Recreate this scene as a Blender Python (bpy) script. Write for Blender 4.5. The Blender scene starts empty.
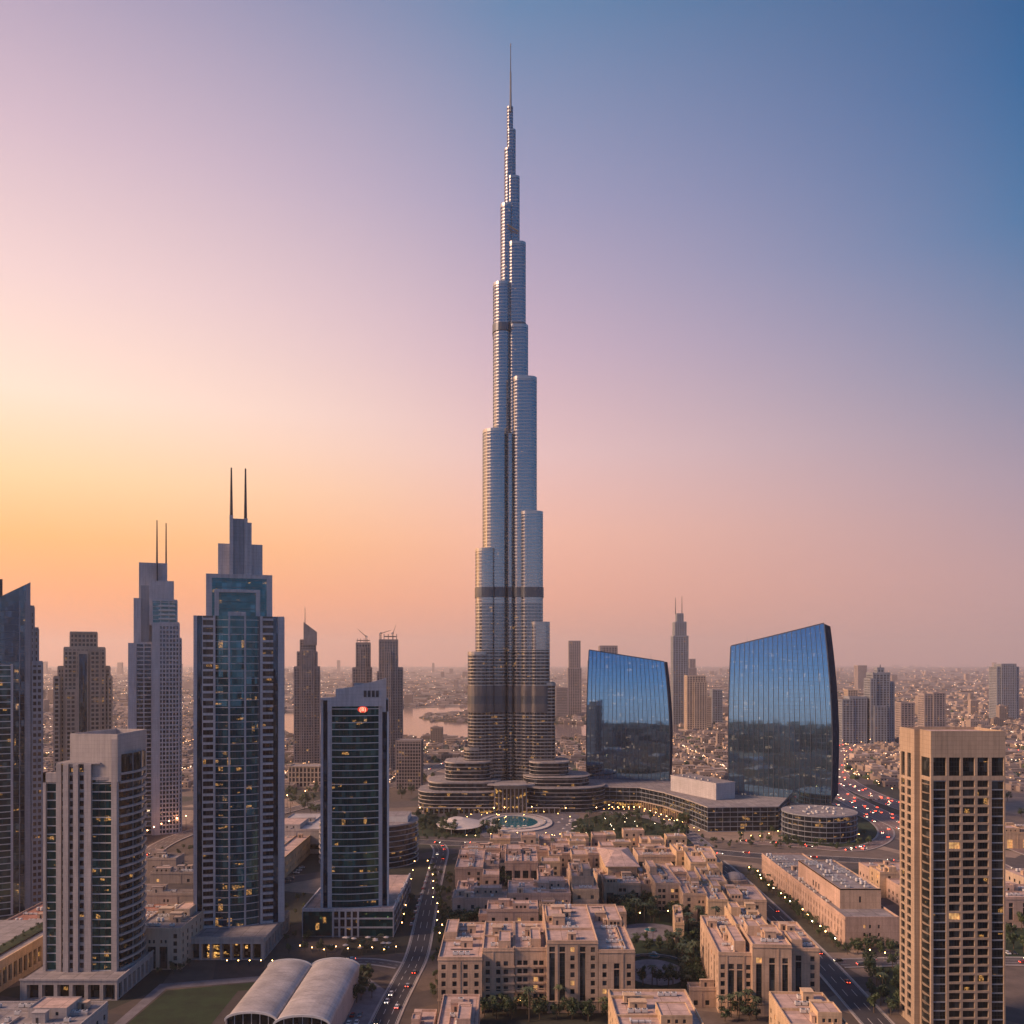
import bpy, math, random
from mathutils import Vector
random.seed(7)
R = math.radians
scene = bpy.context.scene
COL = scene.collection

# ------------------------------------------------------------------ camera, sky, sun, exposure
F, HC, HY = 900.0, 155.0, 662.0          # focal length in pixels, eye height (m), horizon row
cam_d = bpy.data.cameras.new('camera'); cam = bpy.data.objects.new('camera', cam_d); COL.objects.link(cam)
cam.location = (0, 0, HC); cam.rotation_euler = (R(90), 0, 0)
cam_d.sensor_width = 36; cam_d.lens = 36 * F / 1024; cam_d.shift_y = (HY - 512) / 1024
cam_d.clip_start = 1; cam_d.clip_end = 90000
scene.camera = cam
scene.view_settings.view_transform = 'Standard'; scene.view_settings.look = 'None'
scene.view_settings.exposure = 0.42; scene.view_settings.gamma = 1.0
scene.render.engine = 'CYCLES'
cy = scene.cycles
cy.use_denoising = True; cy.max_bounces = 6; cy.diffuse_bounces = 2; cy.glossy_bounces = 3
cy.transmission_bounces = 2; cy.volume_bounces = 1; cy.sample_clamp_indirect = 3.0
cy.sample_clamp_direct = 12.0

def s2l(c):
    out = []
    for v in c:
        v /= 255.0
        out.append(v / 12.92 if v <= .04045 else ((v + .055) / 1.055) ** 2.4)
    return out

GLOW_AZ = -40.0                            # compass direction of the afterglow, 0 = view axis
SKY = {   # elevation (deg) -> colour, for four bearings away from the afterglow
 'L': [(-4,(215,135,105)),(1,(238,150,108)),(4,(252,166,104)),(7,(255,186,112)),(10.5,(255,210,158)),(15,(252,221,200)),(21,(232,202,200)),(28,(200,176,190)),(36,(152,144,172)),(60,(84,110,158)),(90,(52,98,150))],
 'M': [(-4,(195,135,120)),(1,(216,152,130)),(4,(232,164,138)),(8,(236,178,156)),(13,(222,184,182)),(19,(194,168,184)),(27,(152,148,178)),(36,(94,126,164)),(60,(60,105,155)),(90,(52,98,150))],
 'R': [(-4,(165,128,125)),(1,(184,146,142)),(5,(182,148,150)),(10,(160,144,160)),(16,(120,130,160)),(23,(66,112,156)),(30,(34,94,144)),(36,(18,80,130)),(60,(40,88,140)),(90,(52,98,150))],
 'B': [(-4,(90,92,112)),(1,(178,180,196)),(4,(160,184,212)),(8,(106,162,208)),(14,(56,128,186)),(24,(38,108,170)),(40,(40,98,158)),(90,(52,98,150))],
}
world = bpy.data.worlds.new('World'); scene.world = world; world.use_nodes = True
nt = world.node_tree; nt.nodes.clear()
def N(t, kind, **kw):
    n = t.nodes.new(kind)
    for k, v in kw.items(): setattr(n, k, v)
    return n
def M_(t, op, a, b=None, c=None, clamp=False):
    n = N(t, 'ShaderNodeMath', operation=op, use_clamp=clamp)
    for i, v in enumerate((a, b, c)):
        if v is None: continue
        if isinstance(v, (int, float)): n.inputs[i].default_value = v
        else: t.links.new(v, n.inputs[i])
    return n.outputs[0]
tc = N(nt, 'ShaderNodeTexCoord'); sep = N(nt, 'ShaderNodeSeparateXYZ')
nt.links.new(tc.outputs['Generated'], sep.inputs[0])
x_, y_, z_ = sep.outputs
hl = M_(nt, 'SQRT', M_(nt, 'ADD', M_(nt, 'MULTIPLY', x_, x_), M_(nt, 'ADD', M_(nt, 'MULTIPLY', y_, y_), 1e-6)))
gx, gy_ = math.sin(R(GLOW_AZ)), math.cos(R(GLOW_AZ))
a_ = M_(nt, 'DIVIDE', M_(nt, 'ADD', M_(nt, 'MULTIPLY', x_, gx), M_(nt, 'MULTIPLY', y_, gy_)), hl)
el = M_(nt, 'DIVIDE', M_(nt, 'MULTIPLY', M_(nt, 'ARCTAN2', z_, hl), 180 / math.pi), 1.0)
ev = M_(nt, 'DIVIDE', M_(nt, 'ADD', el, 4.0), 94.0, clamp=True)
def ramp(keys):
    n = N(nt, 'ShaderNodeValToRGB'); cr = n.color_ramp; cr.interpolation = 'B_SPLINE' if False else 'EASE'
    cr.interpolation = 'LINEAR'
    for i, (e, c) in enumerate(keys):
        p = (e + 4) / 94.0
        if i < 2: k = cr.elements[i]; k.position = p
        else: k = cr.elements.new(p)
        k.color = s2l(c) + [1]
    nt.links.new(ev, n.inputs[0]); return n.outputs[0]
cols = {k: ramp(v) for k, v in SKY.items()}
def mixc(a, b, lo, hi):
    m = N(nt, 'ShaderNodeMapRange', interpolation_type='SMOOTHSTEP' if False else 'LINEAR')
    nt.links.new(a_, m.inputs[0]); m.inputs[1].default_value = lo; m.inputs[2].default_value = hi
    x = N(nt, 'ShaderNodeMixRGB'); nt.links.new(m.outputs[0], x.inputs[0])
    nt.links.new(a, x.inputs[1]); nt.links.new(b, x.inputs[2]); return x.outputs[0]
s1 = mixc(cols['B'], cols['R'], -0.05, 0.34)
s2 = mixc(s1, cols['M'], 0.34, 0.766)
s3 = mixc(s2, cols['L'], 0.766, 0.985)
bg = N(nt, 'ShaderNodeBackground'); # the brightest part of the afterglow lies just outside the frame, where the sun went down
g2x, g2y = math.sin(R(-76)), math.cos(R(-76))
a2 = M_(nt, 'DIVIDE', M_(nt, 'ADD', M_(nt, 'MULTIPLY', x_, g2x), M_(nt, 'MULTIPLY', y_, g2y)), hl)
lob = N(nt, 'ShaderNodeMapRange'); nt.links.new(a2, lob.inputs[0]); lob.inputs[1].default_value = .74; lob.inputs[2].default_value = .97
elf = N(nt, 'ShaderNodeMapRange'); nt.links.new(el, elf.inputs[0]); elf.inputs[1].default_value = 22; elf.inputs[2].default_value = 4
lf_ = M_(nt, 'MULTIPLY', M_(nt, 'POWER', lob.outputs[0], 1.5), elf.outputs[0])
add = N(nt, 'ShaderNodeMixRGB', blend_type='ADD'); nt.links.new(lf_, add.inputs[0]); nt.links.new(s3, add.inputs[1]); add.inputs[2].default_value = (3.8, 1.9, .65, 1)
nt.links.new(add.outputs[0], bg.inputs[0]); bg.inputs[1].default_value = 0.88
wo = N(nt, 'ShaderNodeOutputWorld'); nt.links.new(bg.outputs[0], wo.inputs[0])

sun_d = bpy.data.lights.new('sun', 'SUN'); sun = bpy.data.objects.new('sun', sun_d); COL.objects.link(sun)
SUN_AZ, SUN_EL = -103.0, 31.0
sun_d.energy = 4.4; sun_d.angle = R(14); sun_d.color = (1.0, 0.62, 0.40)
sd = Vector((math.sin(R(SUN_AZ)) * math.cos(R(SUN_EL)), math.cos(R(SUN_AZ)) * math.cos(R(SUN_EL)), math.sin(R(SUN_EL))))
sun.rotation_euler = sd.to_track_quat('Z', 'Y').to_euler(); sun.location = (-400, -100, 900)

# ------------------------------------------------------------------ pixel helpers
def wx(px, Y): return (px - 512) / F * Y
def wz(py, Y): return HC - (py - HY) / F * Y
def gy(py, h=0.0): return (HC - h) * F / (py - HY)
def gp(px, py, h=0.0):
    Y = gy(py, h); return (wx(px, Y), Y)

# ------------------------------------------------------------------ materials
MATS = {}
def new_mat(name):
    m = bpy.data.materials.new(name); m.use_nodes = True
    t = m.node_tree; b = t.nodes['Principled BSDF']; MATS[name] = m
    return m, t, b
def rgbmix(t, fac, a, b, mode='MIX'):
    x = N(t, 'ShaderNodeMixRGB', blend_type=mode)
    for i, v in zip((0, 1, 2), (fac, a, b)):
        if isinstance(v, (int, float)): x.inputs[i].default_value = v
        elif isinstance(v, (tuple, list)): x.inputs[i].default_value = list(v)[:3] + [1]
        else: t.links.new(v, x.inputs[i])
    return x.outputs[0]
def pos(t): return N(t, 'ShaderNodeNewGeometry').outputs['Position']
def noise(t, vec, scale, detail=3, rough=.6, out=0):
    n = N(t, 'ShaderNodeTexNoise'); n.inputs['Scale'].default_value = scale; n.inputs['Detail'].default_value = detail
    n.inputs['Roughness'].default_value = rough; t.links.new(vec, n.inputs['Vector']); return n.outputs[out]
def maprange(t, v, a, b, c=0.0, d=1.0):
    m = N(t, 'ShaderNodeMapRange'); t.links.new(v, m.inputs[0])
    for i, k in enumerate((a, b, c, d)): m.inputs[i + 1].default_value = k
    return m.outputs[0]
def plain(name, c, rough=.8, metal=0.0, var=.25, scale=.15, fine=None, island=0.0, streak=False, joints=None):
    """solid colour broken up by two scales of noise (dirt and wear), optionally by piece"""
    m, t, b = new_mat(name); p = pos(t)
    n1 = maprange(t, noise(t, p, scale), .3, .7)
    dark = [v * (1 - var) for v in c]; light = [min(1, v * (1 + var * .6)) for v in c]
    col = rgbmix(t, n1, dark, light)
    n2 = maprange(t, noise(t, p, fine or scale * 9, 4), .25, .75, 1 - var * .5, 1 + var * .3)
    g = N(t, 'ShaderNodeVectorMath', operation='SCALE'); t.links.new(col, g.inputs[0]); t.links.new(n2, g.inputs['Scale'])
    col = g.outputs[0]
    if streak:
        sc = N(t, 'ShaderNodeMapping'); sc.inputs['Scale'].default_value = (.9, .9, .06); t.links.new(p, sc.inputs['Vector'])
        n3 = maprange(t, noise(t, sc.outputs[0], 1.0, 4), .45, .75, 1.0, .70)
        g = N(t, 'ShaderNodeVectorMath', operation='SCALE'); t.links.new(col, g.inputs[0]); t.links.new(n3, g.inputs['Scale']); col = g.outputs[0]
    if joints:
        sx = N(t, 'ShaderNodeSeparateXYZ'); t.links.new(p, sx.inputs[0]); cb = N(t, 'ShaderNodeCombineXYZ')
        t.links.new(M_(t, 'ADD', sx.outputs[0], sx.outputs[1]), cb.inputs[0]); t.links.new(sx.outputs[2], cb.inputs[1])
        br = N(t, 'ShaderNodeTexBrick'); br.offset = 0; t.links.new(cb.outputs[0], br.inputs['Vector']); br.inputs['Scale'].default_value = 1
        br.inputs['Brick Width'].default_value = joints[0]; br.inputs['Row Height'].default_value = joints[1]; br.inputs['Mortar Size'].default_value = .05
        for k_, v_ in (('Color1', 1.0), ('Color2', .93), ('Mortar', .62)): br.inputs[k_].default_value = (v_, v_, v_, 1)
        col = rgbmix(t, 1.0, col, br.outputs[0], 'MULTIPLY')
    if island:
        r = N(t, 'ShaderNodeNewGeometry').outputs['Random Per Island']
        f = maprange(t, r, 0, 1, 1 - island, 1 + island)
        g = N(t, 'ShaderNodeVectorMath', operation='SCALE'); t.links.new(col, g.inputs[0]); t.links.new(f, g.inputs['Scale']); col = g.outputs[0]
    t.links.new(col, b.inputs['Base Color'])
    b.inputs['Roughness'].default_value = rough; b.inputs['Metallic'].default_value = metal
    return m
def glass(name, c, metal=.6, rough=.06, fh=4.0, bay=2.0, lit=.03, tv=.25, litcol=(1, .48, .13), lits=.65, jit=.02, blinds=.15, zoff=0.0, lithi=None):
    """tinted reflective glazing: each pane slightly out of true, blinds behind some, lamps on in a few"""
    m, t, b = new_mat(name); p = pos(t)
    mp = N(t, 'ShaderNodeVectorMath', operation='MULTIPLY_ADD'); t.links.new(p, mp.inputs[0])
    mp.inputs[1].default_value = (1 / bay, 1 / bay, 1 / fh); mp.inputs[2].default_value = (.37, .41, -zoff / fh)
    fl = N(t, 'ShaderNodeVectorMath', operation='FLOOR'); t.links.new(mp.outputs[0], fl.inputs[0])
    wn = N(t, 'ShaderNodeTexWhiteNoise', noise_dimensions='3D'); t.links.new(fl.outputs[0], wn.inputs['Vector'])
    sp = N(t, 'ShaderNodeSeparateColor'); t.links.new(wn.outputs['Color'], sp.inputs[0])
    # clusters of lit rooms
    cm = N(t, 'ShaderNodeMapping'); cm.inputs['Scale'].default_value = (.05, .05, .24); t.links.new(p, cm.inputs['Vector'])
    cl = maprange(t, noise(t, cm.outputs[0], 1.0, 2), .58, .68, 0.06, 7.0)
    thr = M_(t, 'SUBTRACT', 1.0, M_(t, 'MULTIPLY', cl, lit*(1 if lit < .3 else .4)))
    on = M_(t, 'GREATER_THAN', wn.outputs['Value'], thr)
    inner = maprange(t, noise(t, p, 1.5, 3, .75), .44, .70, .02, 1.0)
    es = M_(t, 'MULTIPLY', M_(t, 'MULTIPLY', on, inner), M_(t, 'MULTIPLY', M_(t, 'ADD', sp.outputs[0], .3), lits))
    bl = M_(t, 'GREATER_THAN', sp.outputs[1], 1 - blinds)
    base = rgbmix(t, bl, c, [min(1, v * 1.5 + .03) for v in c])
    tint = maprange(t, sp.outputs[2], 0, 1, 1-tv, 1+tv)
    g = N(t, 'ShaderNodeVectorMath', operation='SCALE'); t.links.new(base, g.inputs[0]); t.links.new(tint, g.inputs['Scale'])
    t.links.new(g.outputs[0], b.inputs['Base Color'])
    b.inputs['Metallic'].default_value = metal
    t.links.new(maprange(t, bl, 0, 1, rough, rough + .15), b.inputs['Roughness'])
    nv = N(t, 'ShaderNodeNewGeometry').outputs['Normal']
    of = N(t, 'ShaderNodeVectorMath', operation='MULTIPLY_ADD'); t.links.new(wn.outputs['Color'], of.inputs[0])
    of.inputs[1].default_value = (jit, jit, jit); of.inputs[2].default_value = (-jit / 2, -jit / 2, -jit / 2)
    ad = N(t, 'ShaderNodeVectorMath', operation='ADD'); t.links.new(nv, ad.inputs[0]); t.links.new(of.outputs[0], ad.inputs[1])
    nm = N(t, 'ShaderNodeVectorMath', operation='NORMALIZE'); t.links.new(ad.outputs[0], nm.inputs[0])
    t.links.new(nm.outputs[0], b.inputs['Normal'])
    b.inputs['Emission Color'].default_value = list(litcol) + [1]
    t.links.new(es, b.inputs['Emission Strength'])
    m.cycles.emission_sampling = 'NONE'
    return m
def emit(name, c, s, sample=True):
    m, t, b = new_mat(name); b.inputs['Base Color'].default_value = (*c, 1)
    b.inputs['Emission Color'].default_value = (*c, 1); b.inputs['Emission Strength'].default_value = s
    if not sample: m.cycles.emission_sampling = 'NONE'
    return m

plain('sandstone', (.54, .38, .27), .9, var=.24, scale=.06, fine=1.2, streak=True, joints=(4.5,3.7))
plain('sandstone_pink', (.52, .36, .285), .9, var=.24, scale=.06, fine=1.2, streak=True, joints=(4.5,3.7))
plain('sandstone_gold', (.58, .41, .26), .9, var=.24, scale=.06, fine=1.2, streak=True, joints=(4.5,3.7))
plain('tower_stone', (.40, .30, .22), .85, var=.10, scale=.05, fine=1.0, streak=True, joints=(2.4,1.8))
plain('lilac_panel', (.47, .445, .46), .55, var=.12, scale=.05, fine=1.0, streak=True, joints=(3.0,1.95))
plain('grey_panel', (.25, .27, .31), .5, var=.14, scale=.05, fine=1.0, streak=True, joints=(3.0,1.95))
plain('plant_louvre', (.13, .12, .125), .45, metal=.4, var=.2, scale=.1)
plain('warm_panel', (.42, .375, .36), .6, var=.12, scale=.05, fine=1.0, streak=True, joints=(2.8,2.0))
plain('beige_concrete', (.46, .36, .28), .8, var=.16, scale=.05, streak=True)
plain('brown_concrete', (.33, .275, .25), .8, var=.18, scale=.05, streak=True)
plain('far_concrete', (.30, .25, .24), .85, var=.2, scale=.03)
plain('dark_metal', (.05, .05, .06), .5, metal=.4)
plain('white_metal', (.55, .54, .53), .45, var=.12, scale=.4)
plain('steel', (.40, .385, .385), .34, metal=.8, var=.08, scale=.02)
plain('steel_dark', (.10, .11, .13), .4, metal=.7, var=.15, scale=.1)
plain('vault_roof', (.44, .40, .385), .5, metal=.15, var=.28, scale=.12, joints=(2.4,50))
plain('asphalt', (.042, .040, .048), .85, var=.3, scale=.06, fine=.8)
plain('highway_asphalt', (.19, .135, .125), .8, var=.35, scale=.05, fine=.8)  # reddish glow of the traffic lights is put into this road colour
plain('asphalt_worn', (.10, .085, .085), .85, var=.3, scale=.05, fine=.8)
plain('paving', (.14, .12, .115), .85, var=.35, scale=.08, fine=1.3)
plain('plaza_paving', (.16, .145, .16), .8, var=.35, scale=.15, fine=1.3)
plain('kerb', (.34, .30, .28), .8, var=.15)
plain('road_paint', (.60, .58, .55), .7, var=.3, scale=1)
plain('grass', (.012, .030, .009), .95, var=.6, scale=.12, fine=1.1)
plain('soil', (.055, .05, .035), .95, var=.45, scale=.15, fine=2)
plain('bark', (.09, .065, .045), .9, var=.3, scale=2)
plain('red_roof', (.33, .15, .11), .85, var=.3, scale=.3)
plain('car_white', (.62, .62, .62), .25, var=.03); plain('car_dark', (.03, .03, .035), .2, var=.03)
plain('car_silver', (.30, .31, .33), .25, metal=.5, var=.03); plain('car_red', (.30, .03, .02), .25, var=.03)
plain('tyre', (.02, .02, .02), .9)
plain('canvas', (.52, .46, .42), .8, var=.1)
plain('far_villa', (.28, .22, .19), .9, var=.2, scale=.01, island=.45)
def leaves(name, c):
    m, t, b = new_mat(name); p = pos(t)
    r = N(t, 'ShaderNodeNewGeometry').outputs['Random Per Island']
    oi = N(t, 'ShaderNodeObjectInfo').outputs['Random']
    f = M_(t, 'MULTIPLY', maprange(t, r, 0, 1, .55, 1.5), maprange(t, oi, 0, 1, .7, 1.3))
    hue = rgbmix(t, oi, c, (c[0] * 1.35, c[1] * 1.0, c[2] * .8))
    g = N(t, 'ShaderNodeVectorMath', operation='SCALE'); t.links.new(hue, g.inputs[0]); t.links.new(f, g.inputs['Scale'])
    t.links.new(g.outputs[0], b.inputs['Base Color']); b.inputs['Roughness'].default_value = .6
leaves('foliage', (.028, .055, .022)); leaves('palm_foliage', (.036, .062, .032))
def roofmat(name, c, c2):
    m, t, b = new_mat(name); p = pos(t)
    br = N(t, 'ShaderNodeTexBrick'); br.offset = 0; t.links.new(p, br.inputs['Vector'])
    br.inputs['Scale'].default_value = 1.0; br.inputs['Brick Width'].default_value = 7.5; br.inputs['Row Height'].default_value = 6.0
    br.inputs['Mortar Size'].default_value = .14
    br.inputs['Color1'].default_value = (*c, 1); br.inputs['Color2'].default_value = (*c2, 1)
    br.inputs['Mortar'].default_value = (c[0] * .5, c[1] * .5, c[2] * .5, 1)
    n = maprange(t, noise(t, p, .25, 5, .7), .3, .72, .62, 1.15)
    g = N(t, 'ShaderNodeVectorMath', operation='SCALE'); t.links.new(br.outputs[0], g.inputs[0]); t.links.new(n, g.inputs['Scale'])
    t.links.new(g.outputs[0], b.inputs['Base Color']); b.inputs['Roughness'].default_value = .9
roofmat('roof_pink', (.54, .38, .32), (.44, .32, .28)); roofmat('roof_grey', (.21, .19, .20), (.29, .26, .26))
# glazing
glass('glass_window', (.03, .04, .045), .35, .08, 4, 2, lit=0, jit=.03, blinds=.3)
m = emit('window_lit', (1.0, .52, .18), .3, False); t = m.node_tree; b = t.nodes['Principled BSDF']
t.links.new(maprange(t, noise(t, pos(t), .9, 3), .35, .65, .08, .62), b.inputs['Emission Strength'])
glass('glass_teal', (.015, .092, .13), .62, .05, 3.97, 2.4, lit=.07, jit=.03, blinds=.22)
glass('glass_navy', (.025, .050, .09), .75, .06, 3.97, 1.5, lit=.0, jit=.02)
glass('glass_endwall', (.012, .03, .055), .0, .35, 3.9, 2.1, lit=.0, jit=.01); MATS['glass_endwall'].node_tree.nodes['Principled BSDF'].inputs['Specular IOR Level'].default_value = 0.0
glass('glass_brown', (.035, .032, .038), .4, .10, 3.97, 3.0, lit=.04, jit=.04, blinds=.3)
glass('glass_emerald', (.008, .072, .082), .6, .05, 3.9, 2.0, lit=.045, jit=.025, blinds=.15)
glass('glass_green', (.018, .06, .08), .65, .06, 3.9, 2.2, lit=.05, jit=.03)
glass('glass_slate', (.045, .085, .13), .75, .08, 3.7, 2.0, lit=.04, jit=.025)
glass('glass_far', (.07, .08, .105), .6, .12, 4.0, 4.0, lit=.05, jit=.02, lits=.8)
glass('glass_black', (.015, .02, .022), .3, .08, 3.66, 2.0, lit=.02, jit=.03, blinds=.2)
glass('glass_blue', (.22, .42, .60), .95, .035, 3.9, 2.1, lit=.05, lits=.30, litcol=(1, .72, .48), jit=.0025, blinds=0, tv=.06)
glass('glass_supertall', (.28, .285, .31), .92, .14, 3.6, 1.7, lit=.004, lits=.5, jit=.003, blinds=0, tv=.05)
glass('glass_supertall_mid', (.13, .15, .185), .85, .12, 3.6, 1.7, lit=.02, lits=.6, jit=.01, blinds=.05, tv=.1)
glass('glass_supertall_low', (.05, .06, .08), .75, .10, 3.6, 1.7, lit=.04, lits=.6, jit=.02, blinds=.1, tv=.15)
glass('glass_podium', (.03, .04, .055), .6, .1, 4.0, 3.0, lit=.06, lits=.6, jit=.03)
glass('glass_shop', (.10, .06, .03), .3, .15, 1.7, 1.3, lit=.8, lits=1.5, litcol=(1, .50, .13), jit=.03)
emit('lamp_warm', (1.0, .50, .15), 26.0); emit('lamp_road', (1.0, .40, .15), 190.0)
emit('lamp_white', (1.0, .78, .46), 20.0)
emit('lamp_far', (1.0, .50, .22), 2.6, False); emit('lamp_far_white', (1.0, .74, .52), 2.8, False)
emit('tail_light', (1.0, .07, .03), 9.0, False); emit('head_light', (1.0, .80, .55), 9.0, False)
emit('sign_red', (1.0, .05, .02), .45, False); emit('sign_pale', (1.0, .72, .42), .7, False)
# water
m, t, b = new_mat('water'); b.inputs['Base Color'].default_value = (.16, .12, .11, 1); b.inputs['Roughness'].default_value = .12
b.inputs['Metallic'].default_value = .0; b.inputs['IOR'].default_value = 1.33
bp = N(t, 'ShaderNodeBump'); bp.inputs['Strength'].default_value = .08; bp.inputs['Distance'].default_value = .5
t.links.new(noise(t, pos(t), .08, 4), bp.inputs['Height']); t.links.new(bp.outputs[0], b.inputs['Normal'])
m, t, b = new_mat('pool_water'); b.inputs['Roughness'].default_value = .1
t.links.new(rgbmix(t, noise(t, pos(t), .3, 3), (.01, .10, .13), (.03, .20, .24)), b.inputs['Base Color'])
# ground: near paving and plots, far desert city
m, t, b = new_mat('city_ground'); p = pos(t)
v1 = N(t, 'ShaderNodeTexVoronoi'); v1.inputs['Scale'].default_value = .012; t.links.new(p, v1.inputs['Vector'])
v2 = N(t, 'ShaderNodeTexVoronoi', feature='DISTANCE_TO_EDGE'); v2.inputs['Scale'].default_value = .004; t.links.new(p, v2.inputs['Vector'])
sc_ = N(t, 'ShaderNodeSeparateColor'); t.links.new(v1.outputs['Color'], sc_.inputs[0])
c1 = rgbmix(t, sc_.outputs[0], (.13, .10, .085), (.27, .205, .17))
c2 = rgbmix(t, M_(t, 'GREATER_THAN', sc_.outputs[1], .80), c1, (.42, .31, .24))
c3 = rgbmix(t, M_(t, 'GREATER_THAN', sc_.outputs[2], .72), c2, (.055, .06, .045))
c4 = rgbmix(t, M_(t, 'LESS_THAN', v2.outputs['Distance'], .035), c3, (.12, .10, .10))
big = maprange(t, noise(t, p, .0011, 5, .65), .35, .65, .55, 1.35)
fin = maprange(t, noise(t, p, .12, 5, .7), .3, .7, .7, 1.25)
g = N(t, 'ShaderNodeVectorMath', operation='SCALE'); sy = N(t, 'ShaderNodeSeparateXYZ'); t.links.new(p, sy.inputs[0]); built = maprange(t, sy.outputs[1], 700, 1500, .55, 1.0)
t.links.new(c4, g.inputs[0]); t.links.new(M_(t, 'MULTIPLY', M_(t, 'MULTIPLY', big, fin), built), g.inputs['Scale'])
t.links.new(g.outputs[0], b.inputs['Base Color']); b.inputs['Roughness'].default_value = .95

# ------------------------------------------------------------------ mesh builder
class MB:
    def __init__(s): s.v = []; s.f = []; s.m = []; s.mats = []; s.smooth = False
    def mi(s, name):
        if name not in s.mats: s.mats.append(name)
        return s.mats.index(name)
    def face(s, pts, m):
        i = len(s.v); s.v.extend(pts); s.f.append(tuple(range(i, i + len(pts)))); s.m.append(s.mi(m))
    def box(s, x0, x1, y0, y1, z0, z1, m, top=None, bottom=False):
        i = len(s.v)
        s.v += [(x0,y0,z0),(x1,y0,z0),(x1,y1,z0),(x0,y1,z0),(x0,y0,z1),(x1,y0,z1),(x1,y1,z1),(x0,y1,z1)]
        fs = [(0,1,5,4),(1,2,6,5),(2,3,7,6),(3,0,4,7),(4,5,6,7)] + ([(3,2,1,0)] if bottom else [])
        k = s.mi(m); kt = s.mi(top) if top else k
        for n, f in enumerate(fs):
            s.f.append(tuple(i + a for a in f)); s.m.append(kt if n == 4 else k)
    def obox(s, o, u, n, u0, u1, n0, n1, z0, z1, m):
        """box along a wall: o origin, u unit along it, n outward unit"""
        P = lambda a, b, z: (o[0] + u[0]*a + n[0]*b, o[1] + u[1]*a + n[1]*b, z)
        i = len(s.v)
        s.v += [P(u0,n1,z0),P(u1,n1,z0),P(u1,n0,z0),P(u0,n0,z0),P(u0,n1,z1),P(u1,n1,z1),P(u1,n0,z1),P(u0,n0,z1)]
        k = s.mi(m)
        for f in [(0,1,5,4),(1,2,6,5),(3,0,4,7),(4,5,6,7),(3,2,1,0)]:
            s.f.append(tuple(i + a for a in f)); s.m.append(k)
    def prism(s, pts, z0, z1, m, top=None, cap=True):
        n = len(pts); i = len(s.v)
        s.v += [(p[0], p[1], z0) for p in pts] + [(p[0], p[1], z1) for p in pts]
        k = s.mi(m)
        for a in range(n):
            b = (a + 1) % n; s.f.append((i+a, i+b, i+n+b, i+n+a)); s.m.append(k)
        if cap: s.f.append(tuple(range(i+n, i+2*n))); s.m.append(s.mi(top or m))
    def tube(s, p0, p1, r0, r1, m, n=8):
        p0 = Vector(p0); p1 = Vector(p1); d = (p1 - p0).normalized()
        a = d.orthogonal().normalized(); b = d.cross(a); i = len(s.v)
        for p, r in ((p0, r0), (p1, r1)):
            for k in range(n):
                q = p + a * (r * math.cos(2*math.pi*k/n)) + b * (r * math.sin(2*math.pi*k/n)); s.v.append(tuple(q))
        k_ = s.mi(m)
        for k in range(n):
            l = (k + 1) % n; s.f.append((i+k, i+l, i+n+l, i+n+k)); s.m.append(k_)
        s.f.append(tuple(range(i+n, i+2*n))); s.m.append(k_)
        s.f.append(tuple(range(i+n-1, i-1, -1))); s.m.append(k_)
    def mesh(s, name, origin=None, yaw=0):
        me = bpy.data.meshes.new(name); v = s.v
        if origin is not None:
            c, sn = math.cos(-yaw), math.sin(-yaw)
            v = [((a-origin[0])*c - (b-origin[1])*sn, (a-origin[0])*sn + (b-origin[1])*c, d-origin[2]) for a, b, d in v]
        me.from_pydata(v, [], s.f); me.update()
        for k in s.mats: me.materials.append(MATS[k])
        me.polygons.foreach_set('material_index', s.m)
        if s.smooth: me.polygons.foreach_set('use_smooth', [True] * len(s.f))
        return me
    def part(s, name, parent, world=True, label=None):
        rt_ = parent
        while rt_.parent: rt_ = rt_.parent
        me = s.mesh(name, tuple(rt_.location) if world else None, rt_.rotation_euler.z if world else 0)
        return child(name, me, parent, label)
    def top(s, name, label=None, cat=None, group=None, kind=None, loc=None):
        me = s.mesh(name, loc); ob = bpy.data.objects.new(name, me); COL.objects.link(ob)
        if loc: ob.location = loc
        tag(ob, label, cat, group, kind); return ob
def child(name, me, parent, label=None, loc=(0,0,0), rz=0):
    ob = bpy.data.objects.new(name, me); COL.objects.link(ob); ob.parent = parent; ob.location = loc; ob.rotation_euler = (0,0,rz)
    if label: ob['label'] = label
    return ob
def tag(o, label=None, cat=None, group=None, kind=None):
    if label: o['label'] = label
    if cat: o['category'] = cat
    if group: o['group'] = group
    if kind: o['kind'] = kind
def thing(name, label, cat, loc, yaw=0, group=None):
    o = bpy.data.objects.new(name, None); COL.objects.link(o); o.location = loc; o.rotation_euler = (0, 0, yaw)
    o.empty_display_size = 2; tag(o, label, cat, group); return o
def copy_tree(o, parent=None):
    c = o.copy(); COL.objects.link(c)
    if parent: c.parent = parent
    for ch in o.children: copy_tree(ch, c)
    return c

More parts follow.
